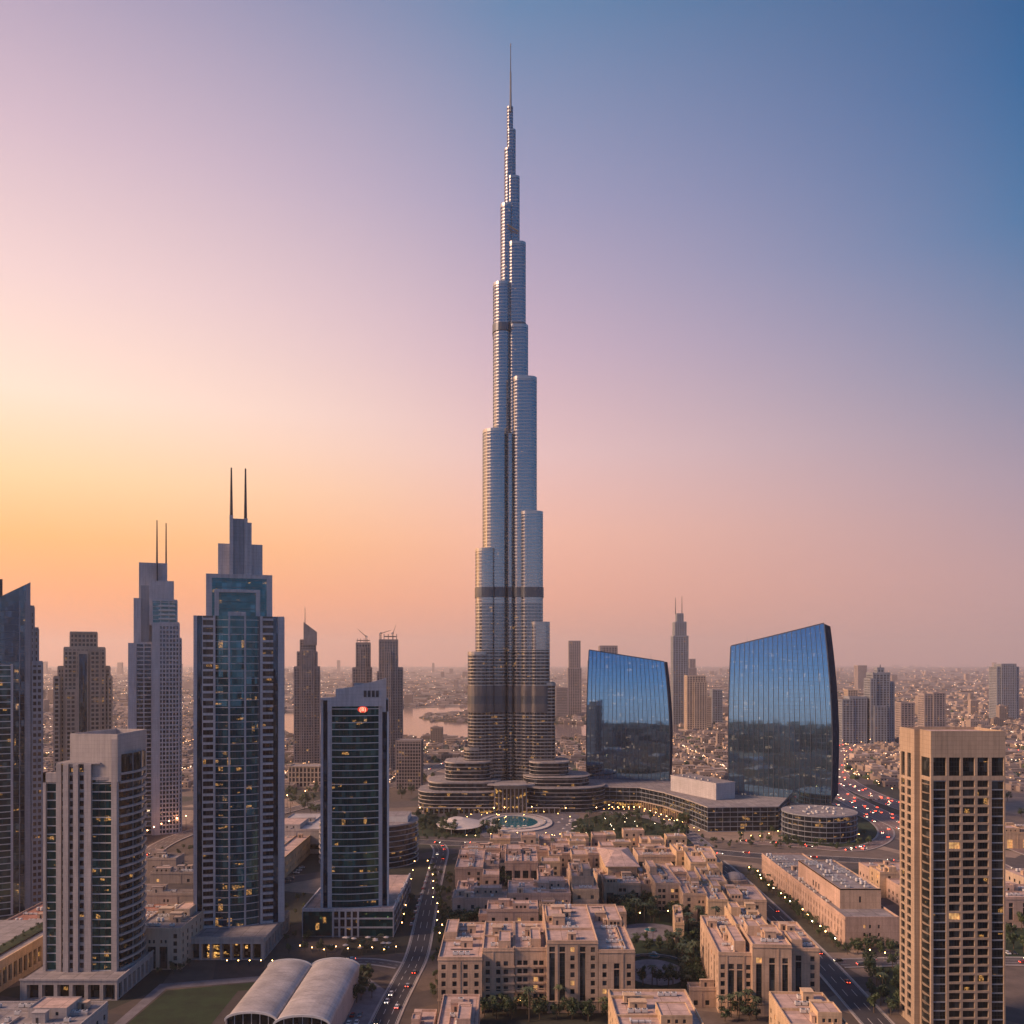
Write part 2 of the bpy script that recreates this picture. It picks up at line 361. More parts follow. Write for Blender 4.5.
def wall(mb, p0, p1, z0, z1, ops, m, depth=.45):
    """a wall with real openings; the outside is to the right of p0 -> p1"""
    dx, dy = p1[0]-p0[0], p1[1]-p0[1]; L = math.hypot(dx, dy); u = (dx/L, dy/L); n = (u[1], -u[0])
    ops = [o for o in ops if o[0] > .05 and o[1] < L - .05 and o[3] < z1 and o[2] >= z0 and o[1] > o[0] and o[3] > o[2]]
    us = sorted({0.0, L} | {round(o[0], 3) for o in ops} | {round(o[1], 3) for o in ops})
    P = lambda a, z, d=0: (p0[0]+u[0]*a-n[0]*d, p0[1]+u[1]*a-n[1]*d, z)
    for i in range(len(us) - 1):
        a, b = us[i], us[i+1]; mid = (a + b) / 2
        col = sorted([(o[2], o[3]) for o in ops if o[0] < mid < o[1]])
        z = z0
        for c, d in col:
            if c > z: mb.face([P(a,z),P(b,z),P(b,c),P(a,c)], m)
            z = max(z, d)
        if z < z1: mb.face([P(a,z),P(b,z),P(b,z1),P(a,z1)], m)
    for a, b, c, d in ops:
        mb.face([P(a,c),P(b,c),P(b,c,depth),P(a,c,depth)], m)
        mb.face([P(b,d),P(a,d),P(a,d,depth),P(b,d,depth)], m)
        mb.face([P(a,d),P(a,c),P(a,c,depth),P(a,d,depth)], m)
        mb.face([P(b,c),P(b,d),P(b,d,depth),P(b,c,depth)], m)
    return ops, u, n
WCACHE = {}
def window_mesh(w, h, lit=False, frame='dark_metal', gl='glass_window'):
    key = (round(w, 1), round(h, 1), lit, frame, gl)
    if key in WCACHE: return WCACHE[key]
    mb = MB(); f = .09; w, h = key[0], key[1]
    mb.face([(0,.06,0),(w,.06,0),(w,.06,h),(0,.06,h)], 'window_lit' if lit else gl)
    def bar(x0, x1, z0, z1): mb.box(x0, x1, 0, .06, z0, z1, frame, bottom=True)
    bar(0, w, 0, f); bar(0, w, h-f, h); bar(0, f, f, h-f); bar(w-f, w, f, h-f)
    k = int(w / 1.1)
    for i in range(1, k): bar(w*i/k - .04, w*i/k + .04, f, h-f)
    r = int(h / 1.9)
    for i in range(1, r): bar(f, w-f, h*i/r - .05, h*i/r + .05)
    WCACHE[key] = mb.mesh('window'); return WCACHE[key]
def put_windows(th, jobs, cap=98, gl='glass_window', frame='dark_metal', litp=.05):
    """jobs: (origin2d, u, n, (a,b,c,d), depth) in the thing's own frame; nearest ones become parts of their own"""
    jobs = list(jobs)
    rest = MB()
    for k, (p0, u, n, (a, b, c, d), dep) in enumerate(jobs):
        w, h = b - a, d - c; x = p0[0]+u[0]*a-n[0]*(dep-.12); y = p0[1]+u[1]*a-n[1]*(dep-.12)
        lit = random.random() < litp and (h < 3.4 or litp > .5)
        if k < cap:
            o = child('window', window_mesh(w, h, lit, frame, gl), th, loc=(x, y, c), rz=math.atan2(u[1], u[0]))
        else:
            P = lambda s_, z, e: (x+u[0]*s_-n[0]*e, y+u[1]*s_-n[1]*e, z)
            rest.face([P(0,c,.06),P(w,c,.06),P(w,d,.06),P(0,d,.06)], 'window_lit' if lit else gl)
            for q0, q1 in ((0, .09), (w/2-.04, w/2+.04), (w-.09, w)):
                rest.face([P(q0,c,0),P(q1,c,0),P(q1,d,0),P(q0,d,0)], frame)
    if rest.f:
        o = rest.part('window', th, world=False); o['kind'] = 'stuff'

# rooftop equipment (shared meshes)
def ac_mesh():
    mb = MB(); mb.box(-1.1,1.1,-.8,.8,.25,1.5,'white_metal'); mb.box(-1.0,-.8,-.7,.7,0,.25,'dark_metal'); mb.box(.8,1.0,-.7,.7,0,.25,'dark_metal')
    mb.tube((0,0,1.5),(0,0,1.62),.62,.62,'dark_metal',12); mb.tube((0,0,1.62),(0,0,1.7),.2,.2,'white_metal',6); return mb.mesh('air_conditioner')
def duct_mesh():
    mb = MB(); mb.box(-4,4,-.4,.4,.4,1.1,'white_metal',bottom=True); mb.box(3.2,4,-.4,.4,0,.4,'white_metal')
    for x in (-3.5,-1,1.5): mb.box(x,x+.15,-.5,.5,0,1.2,'dark_metal')
    mb.box(-4,-3.3,.4,2.6,.4,1.1,'white_metal',bottom=True); return mb.mesh('duct')
def hatch_mesh(m):
    mb = MB(); mb.box(-1.8,1.8,-1.5,1.5,0,2.6,m,top='roof_pink'); mb.box(-1.95,1.95,-1.65,1.65,2.6,2.8,m,bottom=True)
    mb.box(-.5,.5,-1.56,-1.5,0,2.1,'dark_metal'); return mb.mesh('roof_hatch')
def tank_mesh():
    mb = MB(); mb.tube((0,0,.3),(0,0,2.0),.9,.9,'white_metal',12); mb.tube((0,0,2.0),(0,0,2.3),.9,.2,'white_metal',12); mb.box(-.8,.8,-.8,.8,0,.3,'dark_metal'); return mb.mesh('water_tank')
def pipes_mesh():
    mb = MB()
    for k in range(3): mb.box(-5,5,k*.35,k*.35+.14,.2,.34,'dark_metal',bottom=True)
    for x in (-4,0,4): mb.box(x,x+.2,-.1,1.0,0,.2,'kerb')
    return mb.mesh('pipe_run')
AC, DUCT, HATCH, TANK, PIPES = ac_mesh(), duct_mesh(), hatch_mesh('sandstone'), tank_mesh(), pipes_mesh()
def roof_kit(th, x0, x1, y0, y1, z, n, seed=0, kinds=None):
    """scatter plant over a roof, on its own little grid so that nothing overlaps"""
    rr = random.Random(seed); w, d = x1-x0, y1-y0
    gx = max(1, int(w // 10)); gyy = max(1, int(d // 7)); cells = [(i, j) for i in range(gx) for j in range(gyy)]
    rr.shuffle(cells)
    for (i, j) in cells[:n]:
        cx = x0 + (i+.5)*w/gx; cyy = y0 + (j+.5)*d/gyy
        k = rr.choice(kinds or ['ac','ac','ac2','duct','hatch','tank','pipes','ac2'])
        if k == 'ac': child('air_conditioner', AC, th, loc=(cx, cyy, z), rz=rr.choice((0, R(90))))
        elif k == 'ac2':
            for q in (-2.4, 0.3, 3.0)[:3 if w/gx > 9 else 1]: child('air_conditioner', AC, th, loc=(cx+q, cyy+.6, z))
        elif k == 'duct' and w/gx > 9: child('duct', DUCT, th, loc=(cx, cyy-1, z), rz=rr.choice((0, R(180))))
        elif k == 'hatch' and d/gyy > 4: child('roof_hatch', HATCH, th, loc=(cx, cyy, z))
        elif k == 'tank': child('water_tank', TANK, th, loc=(cx, cyy, z)); child('water_tank', TANK, th, loc=(cx+2.2, cyy, z))
        elif k == 'pipes' and w/gx > 10.5: child('pipe_run', PIPES, th, loc=(cx, cyy, z))

# ------------------------------------------------------------------ ground, water, roads
def sheet(name, pts, z, m, kind='structure', label=None, cat=None):
    mb = MB(); mb.face([(x, y, z) for x, y in pts], m); return mb.top(name, label, cat, kind=kind)
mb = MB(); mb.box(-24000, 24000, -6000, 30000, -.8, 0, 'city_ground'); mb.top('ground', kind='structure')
def ribbon(name, pts, w, z, m, kind='structure', kerb=True, closed=False, dash=False):
    """road along world points with kerbs and lane markings"""
    P = [Vector((a, b)) for a, b in pts]
    Q = []
    for i in range(len(P) - 1):                       # Catmull-Rom through the points
        p0 = P[max(0, i-1)]; p1 = P[i]; p2 = P[i+1]; p3 = P[min(len(P)-1, i+2)]
        for k in range(8):
            t_ = k / 8
            Q.append(.5*((2*p1)+(p2-p0)*t_+(2*p0-5*p1+4*p2-p3)*t_*t_+(3*p1-p0-3*p2+p3)*t_**3))
    Q.append(P[-1])
    nn = []
    for i in range(len(Q)):
        d = (Q[min(i+1, len(Q)-1)] - Q[max(i-1, 0)]).normalized(); nn.append(Vector((-d.y, d.x)))
    mb = MB()
    def strip(a, b, z0, mm, skip=None):
        for i in range(len(Q)-1):
            if skip and i % skip: continue
            q = [Q[i]+nn[i]*b, Q[i]+nn[i]*a, Q[i+1]+nn[i+1]*a, Q[i+1]+nn[i+1]*b]
            mb.face([(v.x, v.y, z0) for v in q], mm)
    h = w / 2
    strip(-h, h, z, m)
    if kerb:
        for s_ in (-1, 1):
            a, b = sorted((s_*h, s_*(h+1.0)))
            for i in range(len(Q)-1):
                c = [Q[i]+nn[i]*a, Q[i+1]+nn[i+1]*a, Q[i+1]+nn[i+1]*b, Q[i]+nn[i]*b]
                mb.prism([(v.x, v.y) for v in c], z-.02, z+.14, 'kerb')
    nl = max(1, int(w // 3.6))
    for k in range(1, nl):
        o_ = -h + w*k/nl
        strip(o_-.10, o_+.10, z+.02, 'road_paint', skip=2)
    for s_ in (-1, 1): strip(s_*(h-.45)-.08, s_*(h-.45)+.08, z+.02, 'road_paint')
    mb.top(name, kind=kind)
    return Q, nn
ROADS = {}
ROADS['boulevard'] = ribbon('road', [gp(374,1045), gp(392,1005), gp(405,980), gp(418,952), gp(428,905), gp(437,868), gp(441,852), gp(438,845)], 11, .10, 'asphalt')
ROADS['west'] = ribbon('road', [gp(296,972), gp(320,965), gp(345,962), gp(372,962), gp(400,966)], 8, .14, 'asphalt_worn')
ROADS['cross'] = ribbon('road', [gp(340,842), gp(420,842), gp(470,844), gp(600,845), gp(690,850), gp(760,856), gp(850,860), gp(930,866), gp(1030,880)], 18, .18, 'asphalt')
ROADS['south'] = ribbon('road', [(154,330), (157,400), (160,470), (161,560), (160,660), (158,700)], 13, .24, 'asphalt')
ROADS['side'] = ribbon('road', [(168,462), (230,466), (330,462), (420,455)], 12, .28, 'asphalt_worn')
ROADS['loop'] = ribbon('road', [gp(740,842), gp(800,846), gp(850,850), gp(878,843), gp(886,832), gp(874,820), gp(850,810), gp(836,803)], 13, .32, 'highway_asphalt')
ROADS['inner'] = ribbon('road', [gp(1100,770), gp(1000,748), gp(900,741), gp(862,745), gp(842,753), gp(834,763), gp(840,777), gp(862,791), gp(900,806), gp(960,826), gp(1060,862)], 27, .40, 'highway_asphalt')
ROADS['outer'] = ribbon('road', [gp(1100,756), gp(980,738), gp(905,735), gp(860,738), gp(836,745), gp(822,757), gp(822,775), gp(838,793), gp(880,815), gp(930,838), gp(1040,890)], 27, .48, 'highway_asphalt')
ROADS['west_far'] = ribbon('road', [gp(60,905), gp(110,876), gp(146,855), gp(172,840), gp(205,829), gp(260,818), gp(330,800), gp(395,785), gp(432,770), gp(450,762)], 16, .56, 'asphalt_worn')
ROADS['garden'] = ribbon('path', [gp(600,812), gp(640,816), gp(668,824), gp(690,835), gp(706,848)], 14, .60, 'plaza_paving', kerb=False)
# creek with its peninsula
creek = [gp(300,739), gp(400,738), gp(470,739), gp(560,738.5), gp(640,739), gp(680,735), gp(676,724), gp(600,722), gp(560,722), gp(520,709), gp(470,707.5), gp(400,708.5), gp(330,710), gp(260,716)]
sheet('water', creek, .5, 'water')
mb = MB(); pen = [gp(419,718), gp(432,721), gp(470,723), gp(520,723), gp(560,724), gp(620,725), gp(660,719), gp(600,714), gp(520,711.5), gp(470,712), gp(440,713), gp(428,715)]
mb.prism(pen, .4, 2.2, 'soil'); mb.top('land', kind='structure')
# lawns, gardens and plazas
sheet('lawn', [gp(118,1032), gp(167,990.5), gp(261,982), gp(263,989), gp(238,991), gp(205,1032)], .06, 'grass')
sheet('path', [gp(105,1032), gp(160,984), gp(262,976), gp(300,975), gp(300,985), gp(262,981), gp(166,989), gp(116,1032)], .05, 'plaza_paving')
sheet('terrace', [gp(232,1032), gp(250,988), gp(300,975), gp(365,975), gp(385,990), gp(372,1045)], .04, 'plaza_paving')
sheet('garden', [gp(572,822), gp(600,815), gp(640,817), gp(668,826), gp(690,840), gp(692,844), gp(570,843)], .07, 'grass')
sheet('garden', [gp(412,812), gp(480,824), gp(480,838), gp(410,836)], .07, 'grass')
sheet('plaza', [gp(470,806), gp(560,806), gp(580,816), gp(565,838), gp(485,838), gp(468,822)], .05, 'plaza_paving')
sheet('courtyard', [gp(600,1000), gp(735,1000), gp(700,930), gp(650,900), gp(600,905)], .06, 'grass')
cx_, cy_ = gp(655, 972)
sheet('plaza', [(cx_+15*math.cos(a/24*6.2832), cy_+19*math.sin(a/24*6.2832)) for a in range(24)], .10, 'plaza_paving')
cx2, cy2 = gp(650, 932)
sheet('plaza', [(cx2+19*math.cos(a/24*6.2832), cy2+17*math.sin(a/24*6.2832)) for a in range(24)], .10, 'plaza_paving')
sheet('garden', [gp(870,965), gp(905,962), gp(960,990), gp(930,1040), gp(895,1005)], .07, 'grass')
sheet('garden', [gp(1000,905), gp(1060,905), gp(1080,970), gp(1004,965)], .07, 'grass')
sheet('garden', [gp(860,812), gp(874,822), gp(884,832), gp(868,843), gp(840,847), gp(780,842), gp(800,830), gp(850,826)], .07, 'grass')
mb = MB(); mb.face([(168,480,.08),(181,480,.08),(181,665,.08),(168,665,.08)], 'soil'); mb.top('verge', kind='structure')
def ring(name, cx, cyy, rx, ry, z, m, h=None):
    pts = [(cx+rx*math.cos(a/40*6.2832), cyy+ry*math.sin(a/40*6.2832)) for a in range(40)]
    return pts

# ------------------------------------------------------------------ facade builders for towers
def grid_face(mg, mw, p0, p1, z0, z1, fh, bay, band, pier, proj=.25, gl='glass_far', wl='far_concrete', bproj=None, edge=None, zs=None):
    dx, dy = p1[0]-p0[0], p1[1]-p0[1]; L = math.hypot(dx, dy)
    if L < .3 or z1 <= z0: return
    u = (dx/L, dy/L); n = (u[1], -u[0]); bproj = proj*.6 if bproj is None else bproj
    mg.face([(p0[0],p0[1],z0),(p1[0],p1[1],z0),(p1[0],p1[1],z1),(p0[0],p0[1],z1)], gl)
    if band > 0:
        k = 0; z = z0
        while z + band < z1:
            mw.obox(p0, u, n, 0, L, 0, bproj, z, z+band, wl); z += fh
        mw.obox(p0, u, n, 0, L, 0, bproj, max(z0, z1-band), z1, wl)
    if pier > 0 and bay:
        c = max(1, round(L / bay)); e = edge if edge is not None else pier
        for i in range(c+1):
            x = L*i/c; w_ = e if i in (0, c) else pier
            a, b = max(0, x-w_/2), min(L, x+w_/2)
            if i == 0: a, b = 0, e
            if i == c: a, b = L-e, L
            mw.obox(p0, u, n, a, b, 0, proj, z0, z1-.02, wl)
def grid_box(mg, mw, x0, x1, y0, y1, z0, z1, fh=4, bay=4, band=1.2, pier=.8, proj=.3, gl='glass_far', wl='far_concrete', faces='flr', roof='roof_grey', edge=None, par=1.0):
    if 'f' in faces: grid_face(mg, mw, (x0,y0),(x1,y0), z0, z1, fh, bay, band, pier, proj, gl, wl, edge=edge)
    if 'r' in faces: grid_face(mg, mw, (x1,y0),(x1,y1), z0, z1, fh, bay, band, pier, proj, gl, wl, edge=edge)
    if 'b' in faces: grid_face(mg, mw, (x1,y1),(x0,y1), z0, z1, fh, bay, band, pier, proj, gl, wl, edge=edge)
    else: mw.face([(x1,y1,z0),(x0,y1,z0),(x0,y1,z1),(x1,y1,z1)], wl)
    if 'l' in faces: grid_face(mg, mw, (x0,y1),(x0,y0), z0, z1, fh, bay, band, pier, proj, gl, wl, edge=edge)
    for f, a, b in (('f',(x0,y0),(x1,y0)), ('r',(x1,y0),(x1,y1)), ('l',(x0,y1),(x0,y0))):
        if f not in faces: mw.face([(a[0],a[1],z0),(b[0],b[1],z0),(b[0],b[1],z1),(a[0],a[1],z1)], wl)
    mw.face([(x0,y0,z1),(x1,y0,z1),(x1,y1,z1),(x0,y1,z1)], roof)
    if par:
        for (a, b, c, d) in ((x0,x1,y0,y0+.4),(x0,x1,y1-.4,y1),(x0,x0+.4,y0+.4,y1-.4),(x1-.4,x1,y0+.4,y1-.4)):
            mw.box(a, b, c, d, z1+.005, z1+par, wl)
def rounded(x0, x1, y0, y1, r, seg=6, rb=None):
    """counter-clockwise rounded rectangle"""
    r = min(r, (x1-x0)/2-.01, (y1-y0)/2-.01); pts = []
    for cx, cyy, a0 in ((x1-r, y0+r, -90), (x1-r, y1-r, 0), (x0+r, y1-r, 90), (x0+r, y0+r, 180)):
        for k in range(seg+1):
            a = R(a0 + 90*k/seg); pts.append((cx+r*math.cos(a), cyy+r*math.sin(a)))
    return pts
def offset(pts, d):
    n = len(pts); out = []
    for i in range(n):
        a, b, c = Vector(pts[i-1]), Vector(pts[i]), Vector(pts[(i+1) % n])
        e1 = (b-a); e2 = (c-b)
        if e1.length < 1e-6: e1 = e2
        if e2.length < 1e-6: e2 = e1
        t_ = (e1.normalized()+e2.normalized())
        t_ = t_.normalized() if t_.length > 1e-6 else e1.normalized()
        out.append((b.x+t_.y*d, b.y-t_.x*d))
    return out
def banded(mg, mw, pts, z0, z1, fh, band, proj, gl, wl, roof='roof_grey', fins=0, finw=.3, finp=.35, finm=None, smooth=True, start=0):
    """curved shaft: glass skin with a proud spandrel ring at every floor"""
    n = len(pts); out = offset(pts, proj)
    i = len(mg.v); mg.v += [(p[0],p[1],z0) for p in pts]+[(p[0],p[1],z1) for p in pts]
    for a in range(n):
        b = (a+1) % n; mg.f.append((i+a,i+b,i+n+b,i+n+a)); mg.m.append(mg.mi(gl))
    z = z0 + start
    while z + band <= z1 + .01:
        j = len(mw.v)
        for zz in (z, z+band):
            mw.v += [(p[0],p[1],zz) for p in out]
        mw.v += [(p[0],p[1],z) for p in pts]+[(p[0],p[1],z+band) for p in pts]
        k = mw.mi(wl)
        for a in range(n):
            b = (a+1) % n
            mw.f += [(j+a,j+b,j+n+b,j+n+a),(j+2*n+b,j+b,j+a,j+2*n+a)[::-1][::-1],(j+n+a,j+n+b,j+3*n+b,j+3*n+a)]; mw.m += [k,k,k]
        z += fh
    mw.face([(p[0],p[1],z1) for p in pts], roof)
    if fins:
        acc = 0.0
        for a in range(n):
            p, q = Vector(pts[a]), Vector(pts[(a+1) % n]); L = (q-p).length
            if L < 1e-4: continue
            u = (q-p)/L; nn_ = (u.y, -u.x)
            while acc < L:
                mw.obox(tuple(p), tuple(u), nn_, acc, min(acc+finw, L), 0, finp, z0, z1, finm or wl); acc += fins
            acc -= L

# ------------------------------------------------------------------ THE SUPERTALL
YB = 985.0
sup = thing('supertall_tower', 'immensely tall silver stepped tower tapering to a needle spire above the fountain pool', 'skyscraper', (wx(511,YB), YB, 0))
def shaft(x0, x1, ytop, front, depth, rad, name='shaft', zlow=0.0):
    lf = (x0+x1)/2 < 509
    Y0 = YB - front; a, b = wx(x0, Y0), wx(x1, Y0); zt = wz(ytop, Y0)
    mg, mw = MB(), MB()
    w_ = b-a; cd = w_*(.50 if lf else .26) if w_ > 8 else w_*.4; dy = min(cd*1.2, depth*.6); rr_ = min(w_*.30, depth*.4)
    pts = [(a+cd-cd*math.cos(R(q)), Y0+dy-dy*math.sin(R(q))) for q in (0, 18, 36, 54, 72, 90)] + [(b-rr_+rr_*math.sin(R(q)), Y0+rr_-rr_*math.cos(R(q))) for q in (0, 22, 45, 68, 90)] + [(b, Y0+depth), (a, Y0+depth)]
    zl = max(zlow, 0); zs = min(168.0, zt)
    if zl < zs:
        k = int((zs-zl)/3.6)
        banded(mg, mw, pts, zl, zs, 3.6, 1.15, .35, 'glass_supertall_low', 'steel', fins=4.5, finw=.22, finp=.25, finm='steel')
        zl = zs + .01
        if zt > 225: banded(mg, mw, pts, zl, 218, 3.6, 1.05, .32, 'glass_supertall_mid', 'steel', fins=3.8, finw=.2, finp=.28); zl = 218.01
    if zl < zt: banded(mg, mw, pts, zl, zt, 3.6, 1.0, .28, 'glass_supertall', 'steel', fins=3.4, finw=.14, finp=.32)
    # crown ring: an open parapet screen
    cr = offset(pts, .35); ci = offset(pts, -.1); h = min(2.6, (b-a)*.18)
    for q in (cr, ci[::-1]):
        n = len(q)
        for i in range(n):
            j = (i+1) % n; mw.face([(*q[i],zt-h*.3),(*q[j],zt-h*.3),(*q[j],zt+h),(*q[i],zt+h)], 'steel')
    n = len(cr)
    for i in range(n):
        j = (i+1) % n; mw.face([(*cr[i],zt+h),(*cr[j],zt+h),(*ci[j],zt+h),(*ci[i],zt+h)], 'steel')
    s_ = mw.part(name, sup); mg.part('glazing', s_)
    for yb0, yb1 in ((322,330),(587,597)):                  # plant floors wrap the shafts as dark proud belts
        za, zb = wz(yb1, Y0), wz(yb0, Y0)
        if zb < zt - 2:
            mb = MB(); mb.prism(offset(pts, 1.0), za, zb, 'steel_dark'); mb.prism(offset(pts, 1.0)[::-1], za, za+.01, 'steel_dark', cap=False)
            mb.part('plant_floor', s_)
    za, zb = wz(712.5, Y0), wz(686, Y0)
    if zb < zt - 2:                                       # louvred double plant floor low down
        mb = MB(); mb.prism(offset(pts, .6), za, wz(704, Y0), 'plant_louvre'); mb.prism(offset(pts, .45), wz(704, Y0), wz(696, Y0), 'steel_dark'); mb.prism(offset(pts, .6), wz(696, Y0), zb, 'plant_louvre')
        mb.part('plant_floor', s_)
    return s_
SH = [ # px left, px right, top row, metres in front of axis, depth, corner radius, lowest z
 (507.2, 512.8, 107, -6, 12, 2.9, 600), (507.6, 515.4, 130, -4, 14, 4.0, 560), (504.6, 512.5, 148.5, 0, 18, 4, 540), (508.5, 519.4, 177, 1, 20, 5.5, 480),
 (500.6, 512.0, 204, 4, 24, 6, 440), (508.6, 525.6, 243, 6, 30, 9, 360), (493.1, 509.0, 283, 8, 34, 8, 0), (508.6, 528.0, 326, 7, 40, 9, 0),
 (512.8, 536.8, 378, 14, 46, 6.5, 0), (507.6, 512.3, 434, 12, 20, 2.5, 0), (482.4, 506.4, 430, 15, 48, 9, 0), (521.0, 543.0, 513, 19, 50, 6, 0),
 (475.2, 494.4, 550, 20, 50, 8, 0), (531.4, 549.8, 624, 22, 52, 5, 0), (467.4, 487.6, 654, 23, 50, 6, 0), (541.5, 555.4, 685, 21, 50, 5, 0), (463.4, 480, 750, 25, 40, 5, 0)]
for s_ in SH: shaft(s_[0], s_[1], s_[2], s_[3], s_[4], s_[5], zlow=s_[6])
mb = MB(); YS = YB + 6
xs = wx(510.6, YS)
mb.tube((xs, YS, wz(112, YS)), (xs, YS, wz(72, YS)), 1.25, .85, 'steel_dark', 10); mb.tube((xs, YS, wz(72, YS)), (xs, YS, wz(46, YS)), .55, .35, 'steel_dark', 8)
mb.tube((xs, YS, wz(46, YS)), (xs, YS, wz(43, YS)), .8, .3, 'steel', 8)
mb.part('spire', sup)
mb = MB()                                                   # slanting terrace edge high on the right side
p0 = Vector((wx(507.5,YB-8), YB-8, wz(224.5,YB-8))); p1 = Vector((wx(518.2,YB-3), YB-3, wz(231.5,YB-3))); mb.tube(p0, p1, .9, .9, 'sandstone_gold', 6); mb.part('terrace_rail', sup)
# podium of the supertall: curved stepped wings
def podium(th, x0, x1, ytop, Y0, depth, rad, name, gl='glass_podium', base=0, fh=4.0, wl='warm_panel', bnd=.5):
    a, b = wx(x0, Y0+rad*.5), wx(x1, Y0+rad*.5); z = wz(ytop, Y0); mg, mw = MB(), MB()
    banded(mg, mw, rounded(a, b, Y0, Y0+depth, rad, 8), base, z, fh, bnd, .8, gl, wl, roof='roof_grey')
    mw.prism(offset(rounded(a, b, Y0, Y0+depth, rad, 8), .9), z, z+.9, wl, top='roof_grey')
    s_ = mw.part(name, th); mg.part('glazing', s_); return s_
podium(sup, 445, 490, 763, 948, 46, 14, 'podium_wing'); podium(sup, 530, 569, 763, 948, 46, 14, 'podium_wing')
podium(sup, 428, 500, 783, 938, 60, 20, 'podium_wing'); podium(sup, 524, 590, 778, 938, 60, 24, 'podium_wing')
podium(sup, 520, 606, 789, 926, 70, 34, 'podium_wing'); podium(sup, 418, 505, 793, 928, 66, 22, 'podium_wing')
# entrance hall and canopy
mb = MB(); a, b = wx(494,922), wx(527,922); z1 = wz(785,922)
ops, u, n = wall(mb, (a,922),(b,922), 0, z1, [(1.5+i*4.05, 4.3+i*4.05, .5, z1-4) for i in range(8)], 'brown_concrete', .8)
mb.face([(a,922,z1),(b,922,z1),(b,960,z1),(a,960,z1)], 'roof_grey'); mb.face([(a,960,0),(a,922,0),(a,922,z1),(a,960,z1)], 'brown_concrete'); mb.face([(b,922,0),(b,960,0),(b,960,z1),(b,922,z1)], 'brown_concrete')
hall = mb.part('entrance_hall', sup)
mg = MB(); mg.face([(a+.3,922.8,.3),(b-.3,922.8,.3),(b-.3,922.8,z1-3),(a+.3,922.8,z1-3)], 'glass_shop'); mg.part('glazing', hall)
mb = MB(); mb.prism([(wx(487,915),919),(wx(500,915),914),(wx(520,915),914),(wx(535,915),919),(wx(533,915),925),(wx(489,915),925)], z1, z1+1.2, 'warm_panel'); mb.part('canopy', sup)
mb = MB(); 
for x0, x1 in ((424,494),(527,560)):
    a, b = wx(x0,921), wx(x1,921); mb.face([(a,921.6,.2),(b,921.6,.2),(b,921.6,5.5),(a,921.6,5.5)], 'glass_shop'); mb.box(a, b, 919.5, 922, 5.5, 6.3, 'warm_panel', bottom=True)
    k = int((b-a)/5)
    for i in range(k+1): mb.box(a+(b-a)*i/k-.35, a+(b-a)*i/k+.35, 919.8, 920.5, 0, 5.5, 'warm_panel')
mb.part('colonnade', sup)

